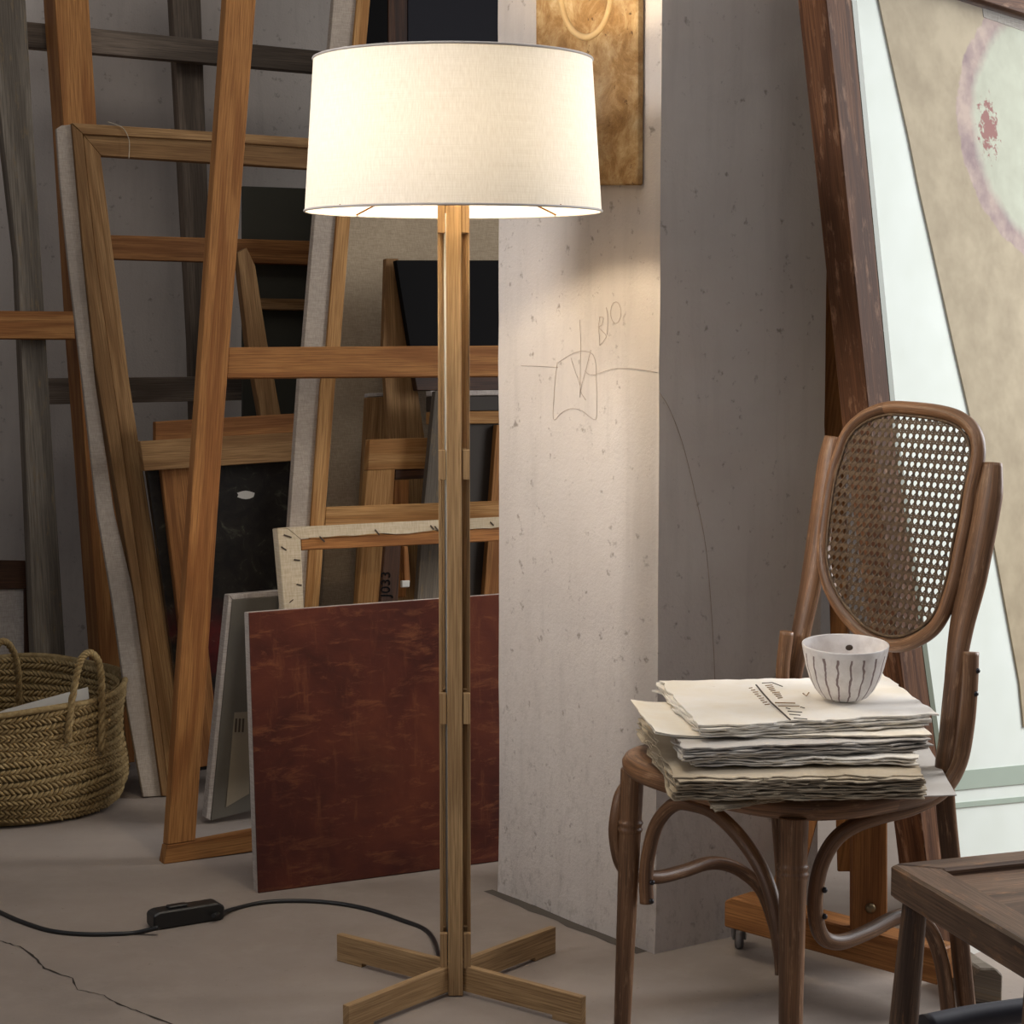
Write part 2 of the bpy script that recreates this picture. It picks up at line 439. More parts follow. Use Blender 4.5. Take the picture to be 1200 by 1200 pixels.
# ------------------------------------------------------------------ the setting
def struct(o): o['kind'] = 'structure'; return o
def slab(name, x0, x1, y0, y1, z0, z1, mat):
    return box(name, ((x0+x1)/2, (y0+y1)/2, (z0+z1)/2), (1, 0, 0), (0, 1, 0), (0, 0, 1), x1-x0, y1-y0, z1-z0, mat, None, 0)
floor = struct(slab('floor', -4, 5, -2.5, 9, -.1, 0, M['floor']))
PC = U(768, 1118)
A_YAW = -54.5
aA = math.radians(A_YAW)
wA = Vector((math.cos(aA), math.sin(aA), 0)); nA = Vector((math.sin(aA), -math.cos(aA), 0))
wB = -nA
LA, LB = .503, .41
def ribbon(name, pts, width, z, mat, parent, jit=0.0):
    bm = bmesh.new(); n = len(pts); L, Rr = [], []
    for i, p in enumerate(pts):
        d = (pts[min(i+1, n-1)]-pts[max(i-1, 0)]).normalized(); s = Vector((-d.y, d.x, 0))
        wd = width*(1+jit*(R_.random()-.5)*2)
        L.append(bm.verts.new(Vector((p.x, p.y, z))+s*wd/2)); Rr.append(bm.verts.new(Vector((p.x, p.y, z))-s*wd/2))
    for i in range(n-1): bm.faces.new((L[i], L[i+1], Rr[i+1], Rr[i]))
    return from_bm(name, bm, mat, parent)
crk = [(-10, 1100), (0, 1103), (12, 1106), (22, 1110), (38, 1119), (44, 1126), (52, 1135), (66, 1140), (84, 1147), (92, 1160), (104, 1163), (122, 1166), (133, 1174), (150, 1181), (165, 1186), (185, 1194), (215, 1205)]
cp = []
for i in range(len(crk)-1):
    for k in range(3):
        t_ = k/3; x = crk[i][0]*(1-t_)+crk[i+1][0]*t_; y = crk[i][1]*(1-t_)+crk[i+1][1]*t_
        cp.append(U(x+R_.uniform(-1.2, 1.2), y+R_.uniform(-.8, .8)))
ribbon('crack', cp, .0035, .0006, M['crack'], floor, .7)
ribbon('joint', [PC-wA*(LA*(1-k/12)+.02)+nA*.014 for k in range(13)], .03, .0006, M['joint'], floor, .3)
# pier: square pillar, plastered
pts = [PC, PC+wB*LB, PC+wB*LB-wA*LA, PC-wA*LA]
bm = bmesh.new()
N_Z = 40
base = []
for i in range(4):
    a, b = pts[i], pts[(i+1) % 4]
    for k in range(16): base.append(a.lerp(b, k/16))
rings = []
for j in range(N_Z+1):
    z = 2.9*j/N_Z if j else 0
    ring = []
    for i, p in enumerate(base):
        q = Vector((p.x, p.y, z))
        amp = .0022*(1+2.2*max(0, 1-z/.1))
        nv = noise.noise_vector(q*7)*amp
        ring.append(bm.verts.new(q+Vector((nv.x, nv.y, 0))))
    rings.append(ring)
m = len(base)
for j in range(N_Z):
    for i in range(m): bm.faces.new((rings[j][i], rings[j][(i+1) % m], rings[j+1][(i+1) % m], rings[j+1][i]))
bm.faces.new(rings[-1]); bm.faces.new(rings[0][::-1])
pier = struct(from_bm('wall_pier', bm, M['pier']))
# back wall of the bay and a side wall far on the left
pw = stack_plane(5.75, 0, 28)
box('wall_back', pw.q + pw.w*2.4 + Vector((0, 0, 1.45)) - pw.n*.05, pw.w, -pw.n, (0, 0, 1), 9.6, .1, 2.9, M['wall'], None, 0)['kind'] = 'structure'

# pencil marks on the pier
plA = Plane(PC + nA*.0016, A_YAW, 0); plB = Plane(PC + Vector((.581, -.814, 0))*.0016, 35.5, 0)
def pencil(name, lists, pl, rad):
    bm = bmesh.new()
    for L in lists:
        tube_bm(spline([pl.at(x, y) for x, y in L], 5), rad, 5, False, bm)
    return from_bm(name, bm, M['pencil'], pier)
def cv(L): return [(600+x/6.316, 320+y/6.316) for x, y in L]
draw = [[(335, 660), (330, 700), (318, 800), (308, 950), (303, 1060), (318, 1085), (360, 1040), (410, 1010), (460, 1003), (520, 1020), (570, 1060), (607, 1083), (625, 1060), (626, 900), (622, 750), (618, 660), (595, 600), (550, 580), (510, 577), (450, 595), (390, 630), (345, 660)],
        [(65, 685), (200, 690), (340, 698)],
        [(540, 720), (560, 745), (600, 755), (650, 738), (750, 708), (850, 705), (960, 715), (1075, 735)],
        [(500, 345), (508, 500), (505, 700), (503, 920)],
        [(435, 625), (465, 720), (500, 820), (510, 880), (545, 940)], [(583, 570), (550, 700), (515, 830), (503, 910)],
        [(650, 320), (640, 400), (646, 470), (650, 535)], [(645, 325), (675, 330), (665, 380), (645, 405), (695, 460), (680, 500), (650, 535)],
        [(697, 255), (708, 320), (705, 455)],
        [(768+38*math.sin(a*PI/6), 292-80*math.cos(a*PI/6)) for a in range(13)]]
pencil('pencil_sketch', [cv(l) for l in draw], plA, .00042)
pencil('pencil_arc', [[(773, 460), (785, 480), (800, 520), (815, 580), (827, 640), (834, 720), (838, 800), (839, 860)]], plB, .0007)

# ------------------------------------------------------------------ ochre relief panel on the pier
pp = Plane(PC + nA*.019, A_YAW, 0)
rel = thing('relief_panel', 'ochre textured relief panel with a round ring hung high on the white pillar', 'artwork', pp.at(686, 217))
prism('panel', pp, [(627, -70), (747, -70), (746, 217), (628, 217)], .0165, M['ochre'], rel, 0, .003)
ring = [pp.at(687+30*math.sin(a*2*PI/40), -14+58*math.cos(a*2*PI/40)) for a in range(40)]
from_bm('relief_ring', tube_bm(ring, .0065, 8, True, None, (pp.n, .9)), M['ochre_worn'], rel)
cen = pp.at(687, -14)
bm = bmesh.new(); fan = [bm.verts.new(pp.at(687+26*math.sin(a*2*PI/40), -14+53*math.cos(a*2*PI/40), .0005)) for a in range(40)]
top = bm.verts.new(pp.at(687, -14, .006))
for a in range(40): bm.faces.new((fan[a], fan[(a+1) % 40], top))
from_bm('relief_boss', bm, M['ochre'], rel, True)

# ------------------------------------------------------------------ stacked frames and canvases in the bay (far to near)
# weathered rack on the back wall
pl = stack_plane(5.45, 2)
rack = thing('weathered_rack', 'grey weathered timber rack of rails and uprights against the back wall', 'rack', pl.at(230, 880))
prism('rail', pl, [(28, 25), (450, 67), (450, 92), (28, 55)], .04, M['weathered_dark'], rack, .045)
prism('rail', pl, [(55, 443), (620, 438), (620, 462), (55, 474)], .04, M['weathered_dark'], rack, .045)
prism('upright', pl, [(199, -60), (233, -60), (250, 400), (272, 890), (236, 890), (224, 400)], .045, M['weathered_dark'], rack, 0)
prism('upright', pl, [(560, -60), (600, -60), (610, 810), (570, 810)], .045, M['weathered_dark'], rack, 0)
# picture at the far left
pl = stack_plane(5.28, 5)
cpic = thing('framed_picture', 'pale picture in a dark brown frame at the far left behind the basket', 'picture', pl.at(0, 900))
prism('frame_rail', pl, [(-90, 655), (37, 657), (36, 690), (-90, 692)], .03, M['brown_frame'], cpic)
prism('frame_stile', pl, [(28, 690.5), (36, 690.5), (40, 905), (30, 905)], .03, M['brown_frame'], cpic)
prism('picture_sheet', pl, [(-90, 691), (29, 689), (31, 905), (-90, 915)], .006, M['white_canvas'], cpic, -.006)
# weathered plank
pl = stack_plane(5.2, 3)
tp = prism('weathered_plank', pl, [(-24, -60), (26, -60), (30, 0), (48, 300), (66, 600), (78, 790), (83, 885), (45, 888), (41, 790), (33, 600), (20, 300), (0, 130)], .05, M['weathered'])
props(tp, 'tall grey weathered plank leaning at the far left behind an orange crossbar', 'plank')
# dark greenish panel with rails
pl = stack_plane(5.12, 4)
gp = thing('panel_frame', 'dark greenish panel in a pine frame with three rails, behind the leaning plank', 'panel', pl.at(300, 850))
prism('panel', pl, [(284, 218), (455, 224), (455, 800), (284, 830)], .008, M['green_dark'], gp, -.03)
prism('rail', pl, [(116, 275), (455, 285), (455, 313), (116, 303)], .03, M['pine_brown'], gp)
prism('rail', pl, [(286, 349), (455, 353), (455, 366), (286, 362)], .025, M['pine_olive'], gp, -.004)
# navy canvas seen above the shade
pl = stack_plane(5.0, 3)
nav = thing('navy_canvas', 'tall dark navy canvas with a brown stile standing behind the lamp shade', 'canvas', pl.at(540, 900))
prism('canvas', pl, [(478, -120), (680, -120), (680, 830), (478, 848)], .02, M['navy_paint'], nav)
prism('stile', pl, [(455, -120), (477.5, -120), (477.5, 848), (455, 850)], .03, M['brown_frame'], nav)
prism('edge_board', pl, [(416, -120), (454.5, -120), (454.5, 850), (418, 853)], .02, M['black_paint'], nav)
# diagonal pine stile
pl = stack_plane(4.95, 5)
dp = prism('pine_stile', pl, [(278, 296), (289, 290), (299, 311), (313, 400), (330, 490), (372, 855), (347, 858), (306, 490), (290, 400)], .03, M['pine_olive'])
props(dp, 'single brown pine stile with a rounded tip leaning behind the tall orange leg', 'stile')
# left A-frame
pl = stack_plane(5.1, 7)
la = thing('easel_frame', 'orange pine frame with a thick leaning stile and a crossbar at the far left edge', 'frame', pl.at(140, 900))
prism('stile', pl, [(60, -90), (99, -90), (104, 0), (113, 140), (126, 400), (140, 600), (152, 790), (158, 893), (127, 897), (119, 790), (105, 600), (90, 400), (74, 140), (64, 0)], .105, M['pine'], la)
prism('crossbar', pl, [(-120, 363), (86, 365), (88, 397), (-120, 396)], .03, M['pine'], la, .031)
# grey edged stretcher frame
pl = stack_plane(4.78, 5)
gf = thing('stretcher_frame', 'large leaning stretcher frame with a ragged grey canvas edge and a bit of string', 'frame', pl.at(190, 933))
prism('canvas_edge', pl, [(66, 151), (72, 147), (84, 146), (88, 200), (97, 300), (112, 450), (134, 600), (158, 700), (176, 830), (193, 933), (168, 934), (149, 830), (131, 700), (114, 600), (97, 450), (79, 300), (70, 210)], .012, M['grey_canvas'], gf, .002)
prism('stile', pl, [(84, 145), (97, 157), (112, 300), (154, 600), (188, 850), (198, 933), (190, 933), (158, 700), (141, 600), (112, 430), (97, 290)], .04, M['pine_olive'], gf, .012)
prism('inner_stile', pl, [(97, 157), (118, 182), (133, 300), (152, 450), (175, 600), (207, 790), (226, 928), (198, 933), (188, 850), (154, 600), (112, 300)], .03, M['pine_olive'], gf, .004)
prism('top_bar', pl, [(84, 144), (213, 152), (432, 166.5), (432, 178.5), (247, 165), (97, 157)], .04, M['pine_olive'], gf, .012)
prism('inner_bar', pl, [(97, 157.5), (247, 165.5), (432, 179), (432, 202), (245, 190), (118, 182)], .03, M['pine_olive'], gf, .004)
tube('string', [pl.at(x, y, .017) for x, y in ((126, 143), (136, 146), (145, 151), (151, 163), (151.5, 175), (151, 186))], .0011, M['cream_tape'], gf, 6, 5)
# dark floral painting with its rails
pl = stack_plane(4.72, 4)
fl = thing('floral_painting', 'very dark floral painting with reds and a white fleck, behind two pine rails', 'painting', pl.at(250, 900))
prism('canvas', pl, [(168, 520), (372, 508), (372, 880), (222, 905)], .02, M['floral'], fl, -.03)
prism('rail', pl, [(164, 517), (374, 505), (374, 538), (169, 552)], .025, M['pine_olive'], fl, .014)
prism('back_rail', pl, [(182, 494), (374, 483), (374, 516), (182, 527)], .02, M['pine_brown'], fl, -.012)
prism('stile', pl, [(186, 527.5), (221, 525), (258, 895), (230, 900)], .02, M['pine_brown'], fl, -.012)
bm = bmesh.new()
fl_c = [pl.at(288+10*math.cos(a*PI/6)*(1+.2*math.sin(a*3)), 580+5*math.sin(a*PI/6), -.029) for a in range(12)]
extrude_poly(fl_c, -pl.n*.002, bm=bm); from_bm('white_fleck', bm, M['white_paint'], fl)
# linen canvas
pl = stack_plane(4.87, 6)
ln = prism('linen_canvas', pl, [(402, 140), (690, 140), (690, 800), (372, 850)], .03, M['linen'])
props(ln, 'wide bare linen canvas behind the black picture and the lamp post', 'canvas')
# small frames leaning in front of the linen
pl = stack_plane(4.66, 6)
bk = thing('black_picture', 'glossy black picture with brown bottom rail seen just under the lamp shade', 'picture', pl.at(560, 458))
prism('picture', pl, [(464, 305), (700, 305), (700, 441), (486, 441)], .02, M['black_paint'], bk)
prism('rail', pl, [(486, 441.5), (700, 441.5), (700, 457.5), (489, 457.5)], .025, M['brown_frame'], bk)
pl = stack_plane(4.70, 6)
bp = prism('brown_board', pl, [(452, 303), (467, 303), (482, 405), (498, 515), (512, 800), (466, 805), (455, 515), (449, 405)], .018, M['pine_olive'])
props(bp, 'narrow brown board with a slanting edge standing between linen and black picture', 'board')
pl = stack_plane(4.62, 5)
gd = thing('ornate_frame', 'carved gilt frame corner around a dark panel, beside the white pillar', 'frame', pl.at(560, 790))
prism('top_edge', pl, [(505, 458), (700, 456), (700, 462), (505, 464)], .03, M['white_canvas'], gd, .004)
prism('carved_rail', pl, [(505, 464.5), (700, 462.5), (700, 480), (505, 482)], .03, M['dark_panel'], gd)
prism('gilt_rail', pl, [(505, 482.5), (700, 480.5), (700, 495), (505, 497)], .03, M['pine_pale'], gd)
prism('panel', pl, [(505, 497.5), (700, 495.5), (700, 780), (520, 800)], .01, M['dark_panel'], gd, -.01)
prism('brace', pl, [(582, 498), (596, 497), (584, 790), (560, 792)], .02, M['pine'], gd, .012)
pl = stack_plane(4.56, 6)
sm = thing('window_frame', 'small pale pine frame with a mitred top bar standing left of the lamp post', 'frame', pl.at(450, 850))
prism('top_bar', pl, [(433, 515), (512, 512.5), (512, 549), (431, 551)], .025, M['pine_pale'], sm)
prism('stile', pl, [(430.5, 551.5), (463, 550), (448, 845), (408, 850)], .025, M['pine_pale'], sm)
prism('inner_bar', pl, [(463.5, 550), (512, 549.5), (512, 560), (463, 562)], .02, M['brown_frame'], sm, -.004)
prism('inner_panel', pl, [(463, 562.5), (480, 562), (476, 700), (456, 700)], .015, M['pine_brown'], sm, -.006)
pl = stack_plane(4.75, 6)
sb = thing('pine_offcut', 'pine offcut board with a pale top strip, tucked behind the small pine frame', 'board', pl.at(440, 850))
prism('board', pl, [(430, 466), (463, 464), (456, 840), (410, 845)], .02, M['pine_olive'], sb)
prism('pale_strip', pl, [(431, 461), (463, 459.5), (463, 463.5), (430.5, 465.5)], .022, M['white_canvas'], sb)
pl = stack_plane(4.50, 7)
rs = prism('rough_batten', pl, [(510, 458), (535, 457), (522, 600), (505, 850), (478, 853), (496, 600)], .02, M['weathered'])
props(rs, 'rough whitish grey batten leaning just behind the lamp post', 'batten')
# large stretcher with grey canvas wrap
pl = stack_plane(4.38, 6)
bs = thing('canvas_stretcher', 'tall stretcher bar frame with grey canvas wrap and orange inner bar below the shade', 'frame', pl.at(340, 960))
prism('canvas_wrap', pl, [(391, 0), (398, -90), (424, -90), (418, 0), (394, 253), (382, 406), (375, 450), (363, 620), (345, 900), (312, 905), (339, 616), (351, 444), (356, 406), (369, 252)], .02, M['grey_canvas'], bs, .0)
prism('stretcher_bar', pl, [(418.5, 0), (424, -90), (440, -90), (434, 0), (411, 253), (399, 406), (393, 450), (382, 594), (361, 895), (345.5, 898), (363.5, 620), (375.5, 450), (382.5, 406), (394.5, 253)], .03, M['pine_pale'], bs, .006)
prism('bottom_bar', pl, [(382, 594), (690, 583), (690, 622), (380, 630)], .03, M['pine_pale'], bs, .006)
# white bits
pl2 = stack_plane(4.45, 6)
# grey painting
pl = stack_plane(4.46, 3)
gy = thing('grey_painting', 'narrow grey painting with pale edges leaning behind the dark red canvas', 'painting', pl.at(250, 960))
prism('canvas', pl, [(247, 962), (272, 703), (345, 697), (345, 938)], .035, M['grey_paint'], gy)
prism('side_edge', pl, [(241.5, 959), (247, 962), (272.5, 703), (268, 697)], .03, M['white_canvas'], gy, -.0015)
prism('top_edge', pl, [(268, 697), (345, 690.5), (345, 697), (272.5, 703)], .03, M['white_canvas'], gy, -.001)
prism('pale_area', pl, [(275, 835), (292, 834), (292, 930), (265, 946)], .003, M['grey_light'], gy, .002, 0)
for k in range(3):
    prism('mark', pl, [(276+k*4.2, 842), (278+k*4.2, 842), (277+k*4.2, 858), (275+k*4.2, 858)], .001, M['ink'], gy, .003, 0)
# tall A-frame easel
pl = stack_plane(U(192, 1013).x*-math.sin(math.radians(28))+U(192, 1013).y*math.cos(math.radians(28)), 7)
ea = thing('a_frame_easel', 'tall orange pine frame with a slanting leg, level crossbar and foot rail on the floor', 'easel', U(192, 1013))
prism('leg', pl, [(196.5, 990), (229, 985), (262, 500), (300, 0), (309, -120), (273, -120), (265, 0)], .034, M['pine'], ea)
prism('crossbar', pl, [(268.5, 407), (720, 404), (720, 440), (266, 443)], .028, M['pine'], ea, -.004)
prism('foot_rail', pl, [(196, 990.5), (229.5, 985.5), (302, 972), (720, 905), (720, 930), (302, 997), (192, 1013)], .036, M['pine'], ea)
prism('leg', pl, [(655, 403), (692, 403), (705, 0), (672, 0)], .034, M['pine'], ea)
prism('leg', pl, [(648, 441), (686, 441), (668, 912), (630, 918)], .034, M['pine'], ea)
# cream taped canvas frame
pl = stack_plane(4.02, 7)
tpf = thing('taped_frame', 'canvas frame bound with cream tape standing behind the dark red canvas', 'frame', pl.at(345, 1000))
prism('side_tape', pl, [(325, 619), (338, 620), (352.5, 632), (356, 712), (366, 1000), (352, 1006), (333, 712)], .03, M['cream_tape'], tpf)
tt = [(325, 618.5), (700, 600), (700, 617)] + [(x, 617+(585-x)*.065+R_.uniform(-1.6, 1.6)) for x in range(640, 352, -16)] + [(352.5, 631.5), (338, 619.5)]
prism('top_tape', pl, tt, .03, M['cream_tape'], tpf, .0, 0)
prism('inner_bar', pl, [(353, 632), (585, 618), (700, 611), (700, 625), (585, 634), (353.5, 645)], .034, M['pine_brown'], tpf, -.003)
for x, y, dx, dy in ((333, 626, 9, 3), (375, 628, 6, 6), (440, 620, 5, 6), (505, 615, 4, 5), (510, 616, 4, 5), (345, 655, 7, 1), (330, 640, 6, 4), (348, 684, 6, 1), (340, 705, 4, -3), (575, 611, 4, 4)):
    bm = bmesh.new(); extrude_poly([pl.at(x, y, .0015), pl.at(x+dx, y+dy, .0015), pl.at(x+dx-.6, y+dy+1.6, .0015), pl.at(x-.6, y+1.6, .0015)], -pl.n*.002, bm=bm)
    from_bm('staple', bm, M['ink'], tpf)
# things glimpsed inside the taped frame
pl = stack_plane(4.28, 6)
dk = thing('lettered_board', 'dark plank lettered on its face, seen inside the cream taped frame', 'board', pl.at(455, 960))
prism('board', pl, [(452, 640), (470, 638), (456, 900), (430, 905)], .018, M['brown_frame'], dk)
tb = bpy.data.curves.new('lettering', 'FONT'); tb.body = 'J033'; tb.size = .035; tb.extrude = .0004
to = bpy.data.objects.new('lettering', tb); COL.objects.link(to)
mat = Matrix((pl.w, pl.t, pl.n)).transposed().to_4x4()
to.matrix_world = Matrix.Translation(pl.at(457, 700, .001)) @ mat @ Matrix.Rotation(math.radians(86), 4, 'Z')
dg = bpy.context.evaluated_depsgraph_get(); dg.update()
me = bpy.data.meshes.new_from_object(to.evaluated_get(dg)); me.transform(to.matrix_world)
bpy.data.objects.remove(to); link('lettering', me, M['black_paint'], dk)
pl = stack_plane(4.30, 6)
wb = thing('white_tag', 'small white tag on a pine slip inside the cream taped frame', 'tag', pl.at(476, 689))
prism('slip', pl, [(473, 640), (478, 640), (481, 681), (474, 681)], .01, M['pine_brown'], wb)
prism('tag', pl, [(471, 680.5), (480.5, 680), (480, 688), (471, 688.5)], .01, M['white_paint'], wb, .003)
# dark red painting
pl = Plane(U(303, 1047), 26.3, 4.5)
rd = thing('red_painting', 'large dark red canvas with scraped paint and a white edge, leaning on the floor', 'painting', U(303, 1047))
prism('canvas_face', pl, [(302.5, 1047), (291.5, 718), (400, 710), (512, 702), (650, 692), (650, 1000), (585, 1009)], .004, M['red'], rd)
prism('canvas_side', pl, [(302.5, 1047), (291.5, 718), (400, 710), (512, 702), (650, 692), (650, 1000), (585, 1009)], .03, M['white_canvas'], rd, -.0042)

# ------------------------------------------------------------------ basket
BC = Vector((-1.225, 4.90, 0)); BR, BH = .283, .292
bsk = thing('basket', 'round braided palm straw basket with rope handles on the floor', 'basket', BC)
def brad(z): return BR*(.93+.07*min(1, z/.07)) + .006*math.sin(z*25)
def bz(z, a): return z*(1+.065*math.sin(a))
bm = bmesh.new(); SG = 64
inn = []
for j in range(13):
    z = .004+(BH-.006)*j/12
    inn.append([bm.verts.new(BC+Vector(((brad(z)-.008)*math.cos(2*PI*k/SG), (brad(z)-.008)*math.sin(2*PI*k/SG), bz(z, 2*PI*k/SG)))) for k in range(SG)])
for j in range(12):
    for k in range(SG): bm.faces.new((inn[j][k], inn[j][(k+1) % SG], inn[j+1][(k+1) % SG], inn[j+1][k]))
bm.faces.new(inn[0])
from_bm('basket_wall', bm, M['straw'], bsk, True)
bm = bmesh.new()
ROWS = 10; NS = 146
def strand(c, t, u, nrm, L, W, H):
    vs = []
    for a in range(5):
        s = -1+a*.5; wdt = W*math.sqrt(max(0, 1-(s*.93)**2)); hh = H*(1-s*s*.8)
        vs.append([bm.verts.new(c+t*(s*L)+u*(q*wdt)+nrm*(hh*(1-q*q*.9))) for q in (-1, -.4, .4, 1)])
    for a in range(4):
        for q in range(3):
            f = bm.faces.new((vs[a][q], vs[a][q+1], vs[a+1][q+1], vs[a+1][q])); f.smooth = True
for side in (1, -1):
    for r in range(ROWS):
        if side == -1 and r < 4: continue
        z0 = .012+r*(BH-.02)/ROWS; hr = (BH-.02)/ROWS
        for k in range(NS):
            for s in (-1, 1):
                a = 2*PI*(k+.25*s+.5*(r % 2))/NS
                z = z0+hr*(.5+.25*s)+.006*math.sin(3*a+r)
                rr = brad(z)+ (.0 if side == 1 else -.012)
                nr = Vector((math.cos(a), math.sin(a), 0))*side
                tg = Vector((-math.sin(a), math.cos(a), 0))
                ang = math.radians(38+R_.uniform(-12, 12))*s
                t = tg*math.cos(ang)+Vector((0, 0, 1))*math.sin(ang)
                u = Vector((0, 0, 1))*math.cos(ang)-tg*math.sin(ang)
                strand(BC+Vector((rr*math.cos(a), rr*math.sin(a), bz(z, a))), t, u, nr, .0122, .0042, .0058+R_.uniform(0, .003))
from_bm('braid', bm, M['straw'], bsk)
rim = [BC+Vector((brad(BH)*math.cos(2*PI*k/60), brad(BH)*math.sin(2*PI*k/60), bz(BH-.004, 2*PI*k/60)+.004*math.sin(5*2*PI*k/60))) for k in range(60)]
from_bm('rim', tube_bm(rim, .0075, 8, True), M['straw'], bsk)
def rope(name, pts, rad, parent):
    path = spline(pts, 14); bm = bmesh.new()
    for ph in (0, 2*PI/3, 4*PI/3):
        q = []
        for i, p in enumerate(path):
            d = (path[min(i+1, len(path)-1)]-path[max(i-1, 0)]).normalized()
            u = d.orthogonal().normalized() if i == 0 else (u - d*u.dot(d)).normalized()
            v = d.cross(u); a = ph+i*.55
            q.append(p+(u*math.cos(a)+v*math.sin(a))*rad*.55)
        tube_bm(q, rad*.6, 7, False, bm)
    return from_bm(name, bm, M['straw'], parent)
def bpt(x, y, out=.012):   # point on the basket's front wall behind a photo pixel
    r = ray(x, y); best = None
    for i in range(4000):
        p = EYE+r*(4.2+i*.0004)
        if (Vector((p.x, p.y, 0))-BC).length < BR+out: return p
    return EYE+r*4.7
h1, h2 = bpt(80, 870), bpt(119, 880)
t1, t2 = bpt(82, 838), bpt(119, 838)
nout = (Vector((h1.x, h1.y, 0))-BC).normalized()
rope('handle', [h1, t1, DP(89, 795, t1.y+.01), DP(95, 773, t1.y+.02), DP(105, 765, t1.y+.03), DP(115, 775, t1.y+.04), DP(119, 800, t1.y+.045), t2, h2], .008, bsk)
rope('handle', [DP(-14, 830, 4.9), DP(-12, 790, 4.88), DP(-4, 758, 4.87), DP(6, 752, 4.88), DP(16, 765, 4.91), DP(21, 790, 4.95), DP(23, 830, 5.0)], .008, bsk)
pls = Plane(BC+Vector((0, -.06, 0)), 10, 12)
props(prism('paper_sheet', pls, [(-20, 842), (8, 831), (55, 818), (103, 805), (108, 850), (108, 905), (-20, 915)], .002, M['paper_white'], None, 0, 0),
      'white sheet of paper poking out of the straw basket', 'paper')

# ------------------------------------------------------------------ floor lamp
LX, LY, ZB, ZT = -.0988, 3.5082, 1.3534, 1.6044
LO = Vector((LX, LY, 0))
lamp = thing('floor_lamp', 'lit oak floor lamp with a white drum shade on a crossed oak foot', 'floor lamp', LO)
X, Y, Z = Vector((1, 0, 0)), Vector((0, 1, 0)), Vector((0, 0, 1))
yawl = math.atan2(LX, LY)
fx = Vector((math.cos(-yawl), math.sin(-yawl), 0)); fy = Vector((-fx.y, fx.x, 0))     # post faces the room
zs = [(.052, .106), (.463, .513), (.865, .918), (1.292, 1.345)]
# four slats round a hollow core
HW = .0268
def zpost(ypx): return (EYE+ray(532.5, ypx)*((LY-.02)/ray(532.5, ypx).y)).z
blocks = [(0.05, zpost(1093)), (zpost(848), zpost(812)), (zpost(562), zpost(527)), (zpost(273), zpost(236)+.02)]
for d, s in ((-fy, fx), (fy, fx), (fx, fy), (-fx, fy)):
    t_ = .006; wslat = .046 if d == fy else .0255
    zlo = .002 if d == -fy else .03
    c = LO + d*(HW-t_/2+(.002 if d == -fy else 0)) + Z*((1.40+zlo)/2)
    box('slat', c, s, d, Z, wslat, t_, 1.40-zlo, M['oak'], lamp, .0008, Z)
for z0, z1 in blocks:
    for sx in (-1, 1):
        for sy in (-1, 1):
            c = LO + fx*sx*(HW-.0065) + fy*sy*(HW-.0065) + Z*((z0+z1)/2)
            box('spacer_block', c, fx, fy, Z, .0126, .0126, z1-z0, M['oak'], lamp, .0006, Z)
tube('wire_tube', [LO-fx*.0125-fy*.004+Z*.06, LO-fx*.0125-fy*.004+Z*1.35], .0042, M['alu'], lamp, 10, 1)
# crossed foot
AA = .6754; L0 = .2796; AW = .0135
for q, (ca, sa) in enumerate(((math.cos(AA), -math.sin(AA)), (-math.cos(AA), math.sin(AA)), (math.sin(AA), math.cos(AA)), (-math.sin(AA), -math.cos(AA)))):
    d = Vector((ca, sa, 0)); sdir = Vector((-sa, ca, 0))
    prof = [(.012, .008), (L0*.72, .008), (L0*.72, .004), (L0*.74, .004), (L0*.74, .0), (L0, .0), (L0, .044), (L0*.985, .0515), (.012, .053)]
    prof = [(.012, .0075), (L0*.78, .0075), (L0*.78, 0), (L0, 0), (L0, .0505), (.012, .0525)]
    ptsf = [LO + d*r + Z*z - sdir*AW/2 for r, z in prof]
    from_bm('foot_arm', extrude_poly(ptsf, sdir*AW, d, .0008), M['oak'], lamp)
# shade: fabric wall, rims, spider, bulb
SG = 96; rb, rt = .25, .2333
bm = bmesh.new(); uv = bm.loops.layers.uv.verify(); rr = []
NR = 8
for j in range(NR+1):
    z = ZB+(ZT-ZB)*j/NR; r = rb+(rt-rb)*j/NR
    rr.append([bm.verts.new(LO+Vector((r*math.cos(2*PI*k/SG), r*math.sin(2*PI*k/SG), z))) for k in range(SG)])
for j in range(NR):
    for k in range(SG):
        f = bm.faces.new((rr[j][k], rr[j][(k+1) % SG], rr[j+1][(k+1) % SG], rr[j+1][k])); f.smooth = True
        for lp, (a, b) in zip(f.loops, ((k, j), (k+1, j), (k+1, j+1), (k, j+1))): lp[uv].uv = (a/SG, b/NR)
sh = from_bm('lamp_shade', bm, M['shade'], lamp)
for r, z in ((rb, ZB), (rt, ZT)):
    ringp = [LO+Vector((r*math.cos(2*PI*k/SG), r*math.sin(2*PI*k/SG), z)) for k in range(SG)]
    from_bm('rim_trim', tube_bm(ringp, .0022, 8, True), M['trim'], sh)
bm = bmesh.new()
for k in range(4):
    a = PI/4+k*PI/2
    tube_bm([LO+Vector((.012*math.cos(a), .012*math.sin(a), ZB+.075)), LO+Vector((rb*math.cos(a), rb*math.sin(a), ZB+.002))], .0016, 6, False, bm)
from_bm('spider', bm, M['pine_brown'], lamp)
lathe('socket', LO+Z*1.40, [(0, 0), (.016, 0), (.016, .045), (0, .045)], M['white_paint'], lamp, 24)
lathe('bulb', LO+Z*1.445, [(0, 0), (.012, .001), (.02, .010), (.036, .026), (.042, .045), (.036, .064), (.02, .078), (0, .083)], M['bulb'], lamp, 24)
